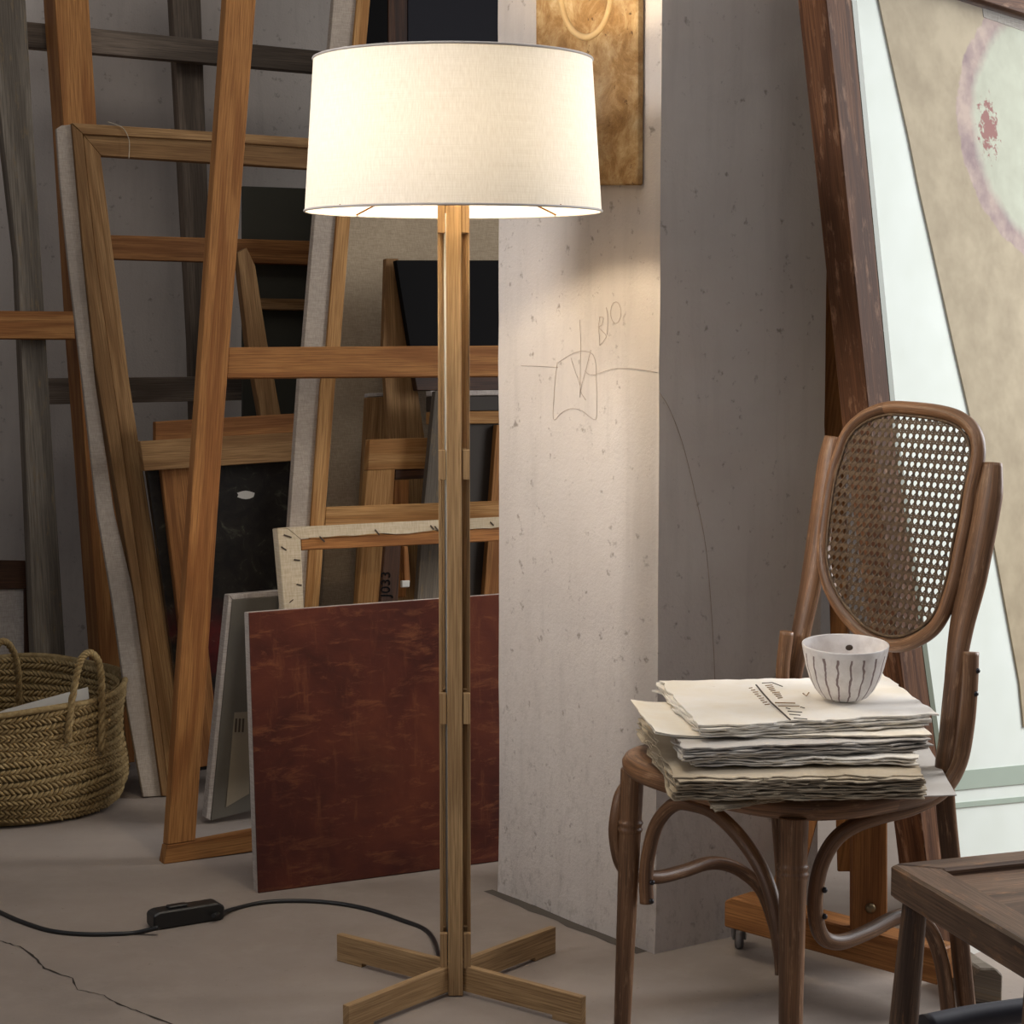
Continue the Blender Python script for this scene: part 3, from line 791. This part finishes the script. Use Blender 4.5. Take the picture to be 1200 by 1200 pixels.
# cord and inline switch
def cordpts(L, z=.0035): return [U(x, y, z) for x, y in L]
tube('cord', [LO-fx*.02+fy*.02+Z*.02] + cordpts([(505, 1096), (470, 1078), (420, 1063), (370, 1056.5), (315, 1057), (275, 1065)]) + [U(250, 1073, .016)], .0046, M['plastic'], lamp, 8, 8)
tube('cord', [U(186, 1087, .016)] + cordpts([(160, 1093), (140, 1094.5), (100, 1095), (60, 1091), (25, 1080), (0, 1069), (-40, 1050), (-90, 1030)]), .0046, M['plastic'], lamp, 8, 8)
s0, s1 = U(178, 1088), U(257, 1075)
sd = (s1-s0); sl = sd.length; sd.normalize(); sn = Vector((sd.y, -sd.x, 0))
pr = [(-.5, .004), (-.5, .022), (-.42, .026), (.42, .026), (.5, .020), (.5, .004), (.46, 0), (-.46, 0)]
cs = (s0+s1)/2
from_bm('switch_box', extrude_poly([cs+sd*(a*sl*1.05)+Z*b*1.35+sn*.02 for a, b in pr], -sn*.04, sd, .003), M['plastic'], lamp)
swb = [o for o in lamp.children if o.name.startswith('switch_box')][0]
box('rocker', cs-sd*.018+Z*.037, sd, sn, Z, .04, .018, .006, M['plastic'], swb, .002)

# ------------------------------------------------------------------ easel and glazed painting on the right
GY = 44.0
gl = Plane(U(1100, 1134), GY, 7.0)
gz = thing('glazed_painting', 'large glazed painting in a dark wood frame leaning on the pillar, pale circle on beige', 'painting', U(1100, 1134))
prism('stile', gl, [(957, -110), (968, 0), (1020, 500), (1057, 790), (1082, 980), (1100, 1134), (1128, 1134), (1111, 980), (1085, 790), (1046, 500), (998, 0), (988, -110)], .062, M['dark_stile'], gz)
prism('bottom_rail', gl, [(1128.5, 1133.5), (1123, 1093), (1330, 1066), (1330, 1100)], .05, M['white_paint'], gz)
prism('top_rail', gl, [(957, -110.5), (1330, -40), (1330, 55), (1200, 16), (1150, 0), (1100, -17), (989, -52)], .05, M['dark_stile'], gz, .004)
prism('backing', gl, [(985, -60), (1330, 20), (1330, 1080), (1110, 1095), (1020, 300)], .006, M['backing'], gz, -.03)
prism('glass_edge', gl, [(998.3, 0), (1004, 0), (1052, 500), (1091, 790), (1117, 980), (1111.3, 980), (1085.3, 790), (1046.3, 500)], .02, M['glass_edge'], gz, -.002, 0)
cvp = gl
prism('canvas', gl, [(1010, -90), (1330, -10), (1330, 840), (1200, 852), (1195, 800), (1140, 500), (1117, 400), (1095, 300), (1078, 225), (1065, 160), (1046, 75), (1030, 0)], .003, M['beige_canvas'], gz, -.0265, 0)
canv = [o for o in gz.children if o.name.startswith('canvas')][0]
def painted_circle():
    c0 = gl.at(1250, 158, -.0265)
    rx = (gl.at(1362, 158, -.0265)-c0).dot(gl.w); rz = (gl.at(1250, -8, -.0265)-c0).dot(gl.t)
    c1 = gl.at(1158, 150, -.0265)
    t = NT('painted_beige_canvas', .8, .1); v = t.coord('Object')
    def dist(c, ax, az, amp, sc):
        d = t.n('ShaderNodeVectorMath', operation='SUBTRACT'); t.l(v, d.inputs[0]); d.inputs[1].default_value = c
        def comp(axis, r):
            m = t.n('ShaderNodeVectorMath', operation='DOT_PRODUCT'); t.l(d.outputs[0], m.inputs[0]); m.inputs[1].default_value = axis
            q = t.math('DIVIDE', m.outputs['Value'], r); return t.math('MULTIPLY', q, q)
        e = t.math('SQRT', t.math('ADD', comp(gl.w, ax), comp(gl.t, az)))
        nz = t.math('SUBTRACT', t.noise(v, sc, 5, .65), .5)
        return t.math('ADD', e, t.math('MULTIPLY', nz, amp))
    beige = t.mix(t.ramp(t.noise(v, 12, 6, .65), [(.35, (0,)*3), (.7, (1,)*3)]), srgb(190, 172, 146), srgb(166, 148, 124))
    pale = t.mix(t.ramp(t.noise(v, 16, 5, .6), [(.35, (0,)*3), (.7, (1,)*3)]), srgb(196, 196, 178), srgb(180, 178, 160))
    lilac = t.mix(t.ramp(t.noise(v, 14, 5, .65), [(.35, (0,)*3), (.65, (1,)*3)]), srgb(150, 126, 128), srgb(196, 172, 160))
    e = dist(c0, rx, rz, .10, 18)
    c = t.mix(t.ramp(e, [(.82, (0,)*3), (.89, (1,)*3)]), pale, lilac)
    c = t.mix(t.ramp(e, [(.985, (0,)*3), (1.0, (1,)*3)]), c, beige)
    sp = dist(c1, .028, .05, 4.5, 60)
    c = t.mix(t.ramp(sp, [(.75, (.9,)*3), (1.15, (0,)*3)]) if False else t.ramp(t.math('MULTIPLY', sp, .5), [(.38, (.85,)*3), (.56, (0,)*3)]), c, srgb(146, 78, 78))
    t.bump(t.noise(v, 200, 3, .6), .15, .001)
    return t.col(c)
canv.data.materials[0] = painted_circle()
prism('mount_strip', gl, [(1150, -4), (1330, 56), (1330, 82), (1153, 20)], .001, M['white_canvas'], gz, -.0255, 0)
prism('band', gl, [(1100, 906), (1330, 884), (1330, 906), (1100, 928)], .002, M['green_band'], gz, -.0275, 0)  # greenish reflection in the pane, painted as flat strips behind it
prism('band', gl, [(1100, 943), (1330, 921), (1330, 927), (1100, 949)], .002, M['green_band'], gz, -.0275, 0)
prism('glass_pane', gl, [(989, -50), (1330, 40), (1330, 1064), (1122, 1092)], .004, M['glass'], gz, -.006, 0)
# studio easel behind it: caster base, upright and mast
es = thing('studio_easel', 'rolling pine easel base on a caster under the cane chair, mast behind the glazed painting', 'easel', U(872, 1112))
zb0, zb1 = .055, .115
b0, b1 = U(848, 1086, zb0), U(1098, 1155, zb0)
bd = (b1-b0); bl = bd.length; bd.normalize(); bn = Vector((bd.y, -bd.x, 0))
if bn.y > 0: bn = -bn
ptsb = [b0+Z*0, b0+bd*bl, b0+bd*bl+Z*(zb1-zb0), b0+bd*.02+Z*(zb1-zb0), b0+Z*(zb1-zb0-.012)]
from_bm('base_beam', extrude_poly(ptsb, -bn*.06, bd, .003), M['pine_brown'], es)
e0 = U(1020, 1092, zb1)
def upright(name, xl, xr, y0, y1, D, th, mat, parent, dd=0.0):
    p = [DP(xl, y1, D+dd), DP(xr, y1, D+dd), DP(xr, y0, D), DP(xl, y0, D)]
    return from_bm(name, extrude_poly(p, Vector((0, th, 0)), Z, .002), mat, parent)
upright('upright', 1000, 1040, 955, 1096, e0.y, .04, M['pine_brown'], es)
lathe('bolt', (0, 0, 0), [(0, 0), (.009, 0), (.009, .004), (.005, .007), (0, .008)], M['brass'], es, 16)
bo = [o for o in es.children if o.name == 'bolt'][0]
bo.data.transform(Matrix.Translation(DP(1020, 1064, e0.y)) @ Matrix.Rotation(PI/2, 4, 'X'))
f0 = U(1157, 1176, 0)
ft = [(-.026, 0), (.026, 0), (.026, .05), (.014, .062), (-.014, .062), (-.026, .05)]
from_bm('foot_block', extrude_poly([f0+Vector((a, 0, b)) for a, b in ft], Vector((-.03, .12, 0)), Y, .003), M['weathered'], es)
mb = Vector((e0.x, e0.y+.10, 0))
mt0, mt1 = DP(966, 365, 4.02), DP(982, 505, 3.99)
prism_m = [DP(960, 300, 4.06), DP(982, 300, 4.06), DP(985, 505, 4.02), DP(966, 505, 4.02)]
dirm = (prism_m[3]-prism_m[0]).normalized()
low = [p + dirm*((.10-p.z)/dirm.z) for p in (prism_m[3], prism_m[2])]
from_bm('mast', extrude_poly([prism_m[0], prism_m[1], low[1], low[0]], Vector((.01, .035, 0)), dirm, .002), M['pine_brown'], es)
tri = [DP(905, 1050, 3.80), DP(935, 1050, 3.80), DP(960, 955, 3.84), DP(932, 955, 3.84)]
from_bm('brace', extrude_poly(tri, Vector((0, .03, 0)), (tri[3]-tri[0]).normalized(), .002), M['pine_brown'], es)
# caster
cc = U(872, 1098, .03)
def wheel(name, c, r, wd, mat, parent):
    bm = bmesh.new()
    a0 = [bm.verts.new(c+Vector((-wd/2, r*math.cos(k*PI/16), r*math.sin(k*PI/16)))) for k in range(32)]
    a1 = [bm.verts.new(v.co+Vector((wd, 0, 0))) for v in a0]
    bm.faces.new(a0); bm.faces.new(a1[::-1])
    for k in range(32): bm.faces.new((a0[k], a1[k], a1[(k+1) % 32], a0[(k+1) % 32]))
    bmesh.ops.bevel(bm, geom=list(bm.edges), offset=.002, segments=2, affect='EDGES', clamp_overlap=True)
    return from_bm(name, bm, mat, parent, True)
cw = U(866, 1111, 0); cw.z = .0195
ca_ = thing('caster', None, None, cw); ca_.parent = es; ca_.location = cw-es.location
def to_part(o):
    return o
wheel('wheel', cw, .0195, .014, M['rubber'], ca_)
box('fork', cw+Vector((.011, .006, .016)), X, Y, Z, .004, .026, .036, M['steel'], ca_, .001)
box('fork', cw+Vector((-.011, .006, .016)), X, Y, Z, .004, .026, .036, M['steel'], ca_, .001)
box('plate', cw+Vector((0, .008, .0355)), X, Y, Z, .034, .034, .004, M['steel'], ca_, .001)

# ------------------------------------------------------------------ bentwood chair
SZ = .455
l1, l2, l3 = U(735, 905, .43), U(930, 962, .43), U(1107, 930, .43)
l4 = l1 + (l3-l2)
ca = ((l2-l1)+(l3-l4)); ca.z = 0; ca.normalize()          # along the width
cb = Vector((-ca.y, ca.x, 0))                               # towards the back
if cb.x < 0: cb = -cb
SC = (l1+l2+l3+l4)/4; SC.z = 0
chair = thing('cane_chair', 'old dark bentwood chair with an oval cane back, papers piled on its seat', 'chair', SC)
HWD, HDP = .257, .213
def sup(a, kx, ky, e=2.9):
    c, s = math.cos(a), math.sin(a)
    return SC + ca*(kx*math.copysign(abs(c)**(2/e), c)) + cb*(ky*math.copysign(abs(s)**(2/e), s))
bm = bmesh.new(); uv = bm.loops.layers.uv.verify(); SG = 96; rings = []
sec = [(-.052, .437), (-.02, .430), (-.006, .433), (.0, .442), (.001, .452), (-.004, .461), (-.014, .465), (-.04, .463), (-.052, .459)]
for off, z in sec:
    rings.append([bm.verts.new(sup(2*PI*k/SG, HWD+off, HDP+off)+Z*z) for k in range(SG)])
for j in range(len(sec)):
    A, B = rings[j], rings[(j+1) % len(sec)]
    for k in range(SG):
        f = bm.faces.new((A[k], A[(k+1) % SG], B[(k+1) % SG], B[k])); f.smooth = True
        for lp, (q, s) in zip(f.loops, ((k, j), (k+1, j), (k+1, j+1), (k, j+1))): lp[uv].uv = (q*.016, s*.012)
from_bm('seat_rim', bm, M['bentwood'], chair)
bm = bmesh.new(); bm.faces.new([bm.verts.new(sup(2*PI*k/SG, HWD-.04, HDP-.04)+Z*.4615) for k in range(SG)])
r_ = bmesh.ops.extrude_face_region(bm, geom=list(bm.faces)); bmesh.ops.translate(bm, vec=(0, 0, -.004), verts=[v for v in r_['geom'] if isinstance(v, bmesh.types.BMVert)])
from_bm('cane_seat', bm, M['cane_seat'], chair)
def leg(top, foot, r0, r1, collar):
    def rad(t):
        z = top.z*(1-t); r = r0+(r1-r0)*t
        for dz in (0, .011):
            r += .0030*math.exp(-((z-collar-dz)/.0032)**2)
        return r
    path = [top.lerp(foot, k/170) for k in range(171)]
    return from_bm('leg', tube_bm(path, rad, 20), M['bentwood'], chair)
def ground(p, dx, dy): return Vector((p.x+dx, p.y+dy, 0))
l1t = l1 + (SC-l1)*.035; l1t.z = .436; l2t = l2.copy(); l2t.z = .436
leg(l1t, ground(l1, -.006, .0), .0195, .014, .335)
leg(l2t, ground(l2, -.002, -.012), .0225, .0165, .35)
# back plane
LEAN = 12.5
# normal of Plane points to the camera side; chair back faces -cb
class BackPlane(Plane):
    def __init__(s):
        l = math.radians(LEAN)
        s.q = (l3+l4)/2; s.q.z = .44
        s.w = ca; s.n = -cb*math.cos(l)+Z*math.sin(l); s.t = Z*math.cos(l)+cb*math.sin(l)
bpn = BackPlane()
def BPT(x, y, off=0.0): return bpn.at(x, y, off)
l3f = Vector((.742, 3.235, 0)); l4f = l4 + cb*.05; l4f.z = 0
def stile(L, rads, foot):
    pts_ = [BPT(x, y, o) for x, y, o in L]
    pts_.append(pts_[-1].lerp(foot, .5)); pts_.append(foot)
    pth = spline(pts_, 8)
    return from_bm('back_leg', tube_bm(pth, rads, 18, False, None, (bpn.n, .62)), M['bentwood'], chair)
def rst(t): return (.020+.007*min(1, t*9)) if t < .32 else .027-.009*min(1, (t-.32)/.25)
def lst(t): return (.018+.005*min(1, t*9)) if t < .32 else .023-.005*min(1, (t-.32)/.25)
stile([(1162, 543, -.006), (1158, 580, -.006), (1150, 625, -.006), (1138, 685, -.006), (1127, 735, -.004), (1119, 790, 0), (1112, 860, 0), (1107, 925, 0)], rst, l3f)
stile([(976, 512, -.008), (970, 545, -.008), (961, 610, -.008), (951, 680, -.008), (940, 735, -.004), (930, 790, 0), (919, 850, 0), (910, 885, 0)], lst, l4f)
# oval back
outer = [(1039, 471.5), (1066, 471), (1102, 475), (1129, 483.5), (1146, 499), (1152, 520), (1150, 545), (1144, 575), (1139.5, 608), (1132, 644), (1124.5, 680), (1117, 704), (1108, 727), (1095, 745), (1075, 758), (1054, 764), (1031, 761), (1009, 749), (991, 731), (976, 710), (965.5, 686), (960, 656), (961, 626), (965.5, 590), (973, 551), (982, 524), (992.5, 500), (1012, 482)]
oc = [BPT(x, y, .006) for x, y in outer]
cen = sum(oc, Vector())/len(oc)
mid = [p + (cen-p).normalized()*.011 for p in oc]
RIMP = spline(mid, 6, True)
from_bm('back_rim', tube_bm(RIMP, .0118, 14, True), M['bentwood'], chair)
inner = [p + (cen-p).normalized()*.0085 for p in RIMP]
def xy(p): d = p-cen; return (d.dot(bpn.w), d.dot(bpn.t))
poly = [xy(p) for p in inner]
def clip(p0, d):
    ts = []
    n = len(poly)
    for i in range(n):
        (x1, y1), (x2, y2) = poly[i], poly[(i+1) % n]
        ex, ey = x2-x1, y2-y1; den = d[0]*ey-d[1]*ex
        if abs(den) < 1e-12: continue
        t = ((x1-p0[0])*ey-(y1-p0[1])*ex)/den; s = ((x1-p0[0])*d[1]-(y1-p0[1])*d[0])/den
        if 0 <= s < 1: ts.append(t)
    return (min(ts), max(ts)) if len(ts) >= 2 else None
bm = bmesh.new()
OFFC = Vector(bpn.n)*.004
def strip(p0, d, wd, lay):
    r = clip(p0, d)
    if not r or r[1]-r[0] < .006: return
    nx, ny = -d[1]*wd/2, d[0]*wd/2
    q = []
    for t, s in ((r[0], 1), (r[1], 1), (r[1], -1), (r[0], -1)):
        q.append(cen+OFFC+bpn.n*lay+bpn.w*(p0[0]+d[0]*t+nx*s)+bpn.t*(p0[1]+d[1]*t+ny*s))
    extrude_poly(q, -bpn.n*.0007, bm=bm)
GX, GZ = .0141, .0155
for k in range(-14, 15):
    for s in (-.0015, .0015):
        strip((k*GX+s, 0), (0, 1), .0023, 0)
for k in range(-16, 17):
    for s in (-.0016, .0016):
        strip((0, k*GZ+s), (1, 0), .0024, .0008)
dl = math.hypot(GX, GZ)
for k in range(-32, 33):
    strip(((k+.5)*GX, 0), (GX/dl, GZ/dl), .0020, .0016)
    strip(((k+.5)*GX, 0), (-GX/dl, GZ/dl), .0020, -.0008)
from_bm('cane_weave', bm, M['cane'], chair)
edge = [p + (cen-p).normalized()*.0135 + Vector(bpn.n)*.006 for p in RIMP]
from_bm('cane_binding', tube_bm(edge, .0026, 6, True), M['cane'], chair)
# bent braces
def P3(L): return [DP(x, y, D) for x, y, D in L]
d1, d2, d3, d4 = l1.y, l2.y, l3.y, l4.y
tube('front_arch', P3([(758, 1058, d1-.015), (757, 1030, d1-.015), (760, 1000, d1-.015), (770, 965, d1-.03), (790, 943, d1-.06), (812, 943, d1-.09), (838, 953, d1-.13), (868, 982, d1-.19), (893, 1020, d1-.24), (907, 1060, d1-.27), (914, 1100, d1-.29), (917, 1142, d1-.3)]), .0118, M['bentwood'], chair, 14)
tube('side_brace', P3([(1138, 764, d3-.015), (1137, 800, d3-.02), (1133, 850, d3-.02), (1124, 895, d3-.03), (1104, 927, d3-.05), (1070, 946, d3-.08), (1030, 957, d3-.11), (1000, 968, d3-.125), (978, 985, d3-.135), (963, 1012, d3-.14), (956, 1045, d3-.145), (956, 1075, d3-.145), (964, 1098, d3-.13), (984, 1104, d3-.11), (1015, 1093, d3-.07), (1048, 1076, d3-.02), (1070, 1073, d3+.01), (1090, 1090, d3+.03), (1104, 1130, d3+.035), (1112, 1190, d3+.035)]), .0122, M['bentwood'], chair, 14)
tube('side_brace', P3([(922, 740, d4-.02), (918, 775, d4-.02), (912, 830, d4-.03), (880, 870, d4-.06), (820, 890, d4-.10), (760, 905, d1+.06), (732, 925, d1+.03), (723, 955, d1+.015), (722, 985, d1+.015), (732, 1018, d1+.02), (765, 1028, d1+.05), (800, 1021, d1+.10), (828, 1012, d1+.14), (850, 1013, d1+.16), (872, 1023, d1+.17), (893, 1044, d1+.175), (908, 1085, d4), (915, 1125, d4)]), .0118, M['bentwood'], chair, 14)
def bolt(p, n, parent):
    n = Vector(n).normalized(); u = n.orthogonal().normalized(); v = n.cross(u)
    bm = bmesh.new(); rs = []
    for r, h in ((.0045, -.004), (.0045, .002), (.003, .004), (.0006, .0046)):
        rs.append([bm.verts.new(p+u*math.cos(k*PI/6)*r+v*math.sin(k*PI/6)*r+n*h) for k in range(12)])
    for j in range(3):
        for k in range(12): bm.faces.new((rs[j][k], rs[j][(k+1) % 12], rs[j+1][(k+1) % 12], rs[j+1][k]))
    bm.faces.new(rs[3])
    return from_bm('bolt', bm, M['bolt'], parent, True)
for x, y, D in ((764, 1034, d1-.024), (763, 1056, d1-.024), (966, 1043, d3-.152), (966, 1074, d3-.15), (1145, 786, d3-.025), (1143, 813, d3-.028)):
    bolt(DP(x, y, D), (.6, -.8, 0), chair)

# ------------------------------------------------------------------ papers on the seat
def bundle(name, label, cat, px, z0, z1, n, mat, seed, jit=.004, wave=1.0, droop=0.0, fill=.62, curl=0.0, spread=.0):
    rnd = random.Random(seed); zm = (z0+z1)/2
    c = [U(x, y, zm) for x, y in px]                                   # back-left, back-right, front-right, front-left
    bm = bmesh.new(); NU, NV = 34, 16; dz = (z1-z0)/n
    for k in range(n):
        zb = z0+k*dz; th = dz*fill
        cc_ = [p+Vector((rnd.uniform(-1, 1), rnd.uniform(-1, 1), 0))*spread for p in c]
        layers = []
        for lay in (0, 1):
            g = []
            for j in range(NV+1):
                row = []
                for i in range(NU+1):
                    u, v = i/NU, j/NV
                    p = cc_[0].lerp(cc_[1], u).lerp(cc_[3].lerp(cc_[2], u), v)
                    e = Vector((u*9+seed*3.1, v*5, k*.45+seed))
                    if i in (0, NU) or j in (0, NV):
                        nv = noise.noise_vector(Vector((u*16+seed, v*12, k*1.7)))*jit + noise.noise_vector(Vector((u*50+seed, v*34, k*2.9)))*jit*.6
                        p = p+Vector((nv.x, nv.y, 0))
                    edge_ = max(0, (v-.72)/.28, abs(u-.5)*2-.8)
                    wz = noise.noise(e*.55)*dz*1.0*wave*(k/n*.5+.5) + noise.noise(e*1.6)*dz*.45*wave*min(1, edge_*2)
                    wz += curl*max(0, (.16-u)/.16)**2
                    z = zb+(th if lay else 0)+wz - droop*max(0, (v-.8)/.2)**1.5
                    row.append(bm.verts.new(Vector((p.x, p.y, z))))
                g.append(row)
            layers.append(g)
        B, T = layers
        for j in range(NV):
            for i in range(NU):
                bm.faces.new((T[j][i], T[j+1][i], T[j+1][i+1], T[j][i+1])); bm.faces.new((B[j][i], B[j][i+1], B[j+1][i+1], B[j+1][i]))
        loop = [(0, i) for i in range(NU)]+[(j, NU) for j in range(NV)]+[(NV, i) for i in range(NU, 0, -1)]+[(j, 0) for j in range(NV, 0, -1)]
        for q in range(len(loop)):
            a, b = loop[q], loop[(q+1) % len(loop)]
            bm.faces.new((T[a[0]][a[1]], T[b[0]][b[1]], B[b[0]][b[1]], B[a[0]][a[1]]))
    o = from_bm(name, bm, mat); return props(o, label, cat, 'papers piled on the chair')
bundle('paper_card', 'flat grey card poking out at the back corner of the pile, lowest on the seat', 'card', [(930, 872), (1084, 868), (1121, 932), (930, 938)], .4695, .4712, 1, M['paper_grey'], 1, .001, .1, 0, .9)
bundle('paper_bundle', 'bottom bundle of old papers drooping over the front edge of the chair seat', 'papers', [(800, 885), (1000, 880), (968, 924), (836, 945)], .4735, .480, 5, M['paper_old'], 2, .006, .5, .005)
bundle('paper_bundle', 'thick brownish bundle of deckle edged papers, second from the bottom of the pile', 'papers', [(750, 845), (1045, 840), (1082, 922), (793, 925)], .4820, .5165, 12, M['paper_old'], 3, .010, .8, 0, .66, 0, .005)
bundle('paper_bundle', 'thin white folded sheets in the middle of the pile above the brownish bundle', 'papers', [(792, 845), (1040, 840), (1078, 891), (812, 894)], .520, .531, 3, M['paper'], 4, .007, 1.3, 0, .55, 0, .004)
bundle('paper_bundle', 'grey white bundle of papers directly beneath the cream folder', 'papers', [(775, 830), (1040, 825), (1090, 872), (800, 884)], .532, .551, 6, M['paper_grey'], 5, .008, 1.0, 0, .62, 0, .004)
bundle('paper_folder', 'cream paper folder with a long pointed corner sticking out of the pile', 'folder', [(739, 825), (1035, 812), (1092, 862), (768, 864)], .552, .5555, 2, M['paper_folder'], 6, .002, 1.5, 0, .7, .006, .002)
topb = bundle('paper_bundle', 'topmost bundle with faded printed lettering, under the striped bowl', 'papers', [(771, 804), (1037, 796), (1095, 843), (822, 857)], .557, .576, 5, M['paper'], 8, .009, .8, 0, .66, 0, .003)
TZ = .5795
def stroke(name, L, wd, mat):
    bmx = bmesh.new(); P = [U(x, y, TZ) for x, y in L]; n = len(P); A, B = [], []
    for i, p in enumerate(P):
        d = (P[min(i+1, n-1)]-P[max(i-1, 0)]).normalized(); s = Vector((-d.y, d.x, 0))*wd/2
        A.append(bmx.verts.new(p+s)); B.append(bmx.verts.new(p-s))
    for i in range(n-1): bmx.faces.new((A[i], A[i+1], B[i+1], B[i]))
    r = bmesh.ops.extrude_face_region(bmx, geom=list(bmx.faces))
    bmesh.ops.translate(bmx, vec=(0, 0, -.0012), verts=[v for v in r['geom'] if isinstance(v, bmesh.types.BMVert)])
    from_bm(name, bmx, mat, topb)
stroke('printed_line', [(886, 802), (895, 813), (904, 823), (914, 832), (926, 843)], .0022, M['ink'])
for x, y, l in ((923, 833, 17), (925, 836.5, 13), (930, 841, 16), (921, 829, 5), (938, 828, 5)):
    stroke('letter_stroke', [(x, y), (x+l, y+1.2)], .0012, M['ink'])
stroke('letter_stroke', [(893, 800), (905, 799.5), (917, 804)], .0012, M['ink'])
for k in range(9):
    x, y = 878+k*2.3, 806+k*2.4; stroke('letter_stroke', [(x, y), (x+3.5+(k % 3), y-.6)], .0016, M['ink_brown'])
for k in range(8):
    x, y = 897+k*2.1, 803+k*2.1; stroke('letter_stroke', [(x, y), (x+8-(k % 4), y-.8)], .0022, M['ink_brown'])
stroke('letter_stroke', [(908, 823), (932, 823.5)], .004, M['ink_brown']); stroke('letter_stroke', [(912, 827), (937, 827)], .0016, M['ink_brown'])
stroke('letter_stroke', [(941, 812), (945, 815), (948, 811)], .0016, M['ink_brown'])

# ------------------------------------------------------------------ bowl
bc = U(989, 819, .577)
bprof = [(.001, .0), (.030, .0005), (.037, .004), (.047, .016), (.0555, .033), (.0612, .052), (.0655, .072), (.0680, .086), (.0677, .0875), (.0662, .0878), (.0648, .086), (.062, .071), (.056, .045), (.046, .021), (.030, .009), (.001, .007)]
bowl = lathe('striped_bowl', bc, bprof, M['ceramic'], None, 64)
props(bowl, 'small white ceramic bowl with brown painted stripes on top of the papers', 'bowl')
bm = bmesh.new(); bmesh.ops.create_icosphere(bm, subdivisions=2, radius=.008)
for v in bm.verts: v.co = Vector((v.co.x*.8, v.co.y*.4, v.co.z*.6))+bc+Vector((.016, .0585, .0665))
from_bm('clay_lump', bm, M['ink'], bowl, True)
tilt = Matrix.Translation(bc) @ Matrix.Rotation(math.radians(4.5), 4, 'X') @ Matrix.Translation(-bc)   # the pile is uneven, the bowl leans a little
for o in [bowl] + list(bowl.children): o.data.transform(tilt)
bowl.location.z += .002


# ------------------------------------------------------------------ old stool at the front right corner
q0, q1, q2 = U(1043, 1012, .45), U(1200, 996, .45), U(1200, 1104, .45)
ex = (q1-q0); ex.z = 0; ex.normalize(); ey = (q2-q0); ey.z = 0; ey.normalize()
SW, SD, ST = .40, .38, .046
stl = thing('wooden_stool', 'dark worn wooden stool with a sunken seat at the bottom corner', 'stool', q0+ex*SW/2+ey*SD/2-Z*.45)
RW = .058
def corner(i, j, z): return q0+ex*i+ey*j+Z*(z-.45)
def railp(name, a, b, c, d, z1, z0, mat, ax):
    return from_bm(name, extrude_poly([corner(*a, z1), corner(*b, z1), corner(*c, z1), corner(*d, z1)], Z*(z0-z1), ax, .004), mat, stl)
railp('seat_rail', (0, 0), (SW, 0), (SW-RW*.8, RW*.8), (RW, RW*.8), .45, .45-ST, M['old_stool'], ex)
railp('seat_rail', (0, 0), (RW, RW*.8), (RW, SD-RW), (0, SD), .45, .45-ST, M['old_stool'], ey)
railp('seat_rail', (0, SD), (RW, SD-RW), (SW-RW*.8, SD-RW), (SW, SD), .45, .45-ST, M['old_stool'], ex)
railp('seat_rail', (SW, 0), (SW, SD), (SW-RW*.8, SD-RW), (SW-RW*.8, RW*.8), .45, .45-ST, M['old_stool'], ey)
railp('seat_panel', (RW-.004, RW*.8-.004), (SW-RW*.8, RW*.8-.004), (SW-RW*.8, SD-RW), (RW-.004, SD-RW), .439, .42, M['old_stool'], ex)
for (i, j, si, sj) in ((.024, .03, -1, -1), (SW-.04, .03, 1, -1), (.032, SD-.04, -1, 1), (SW-.04, SD-.04, 1, 1)):
    a = corner(i, j, .406); b = corner(i+si*.022, j+sj*.022, 0)
    from_bm('leg', tube_bm([a.lerp(b, k/20) for k in range(21)], lambda t: .0165+.0035*math.sin(min(1, t*1.3)*PI*.6), 16), M['old_stool'], stl)
y_ = .30
sa, sb_ = corner(.025, .05, y_-.01), corner(.02, SD-.06, y_-.01)
tube('stretcher', [corner(.05, .012, .222), corner(.15, .005, .224), corner(SW-.05, .012, .226)], .0175, M['navy_cloth'], stl, 14)
tube('stretcher', [corner(.02, .05, .18), corner(.012, SD*.5, .182), corner(.02, SD-.05, .18)], .011, M['old_stool'], stl, 14)
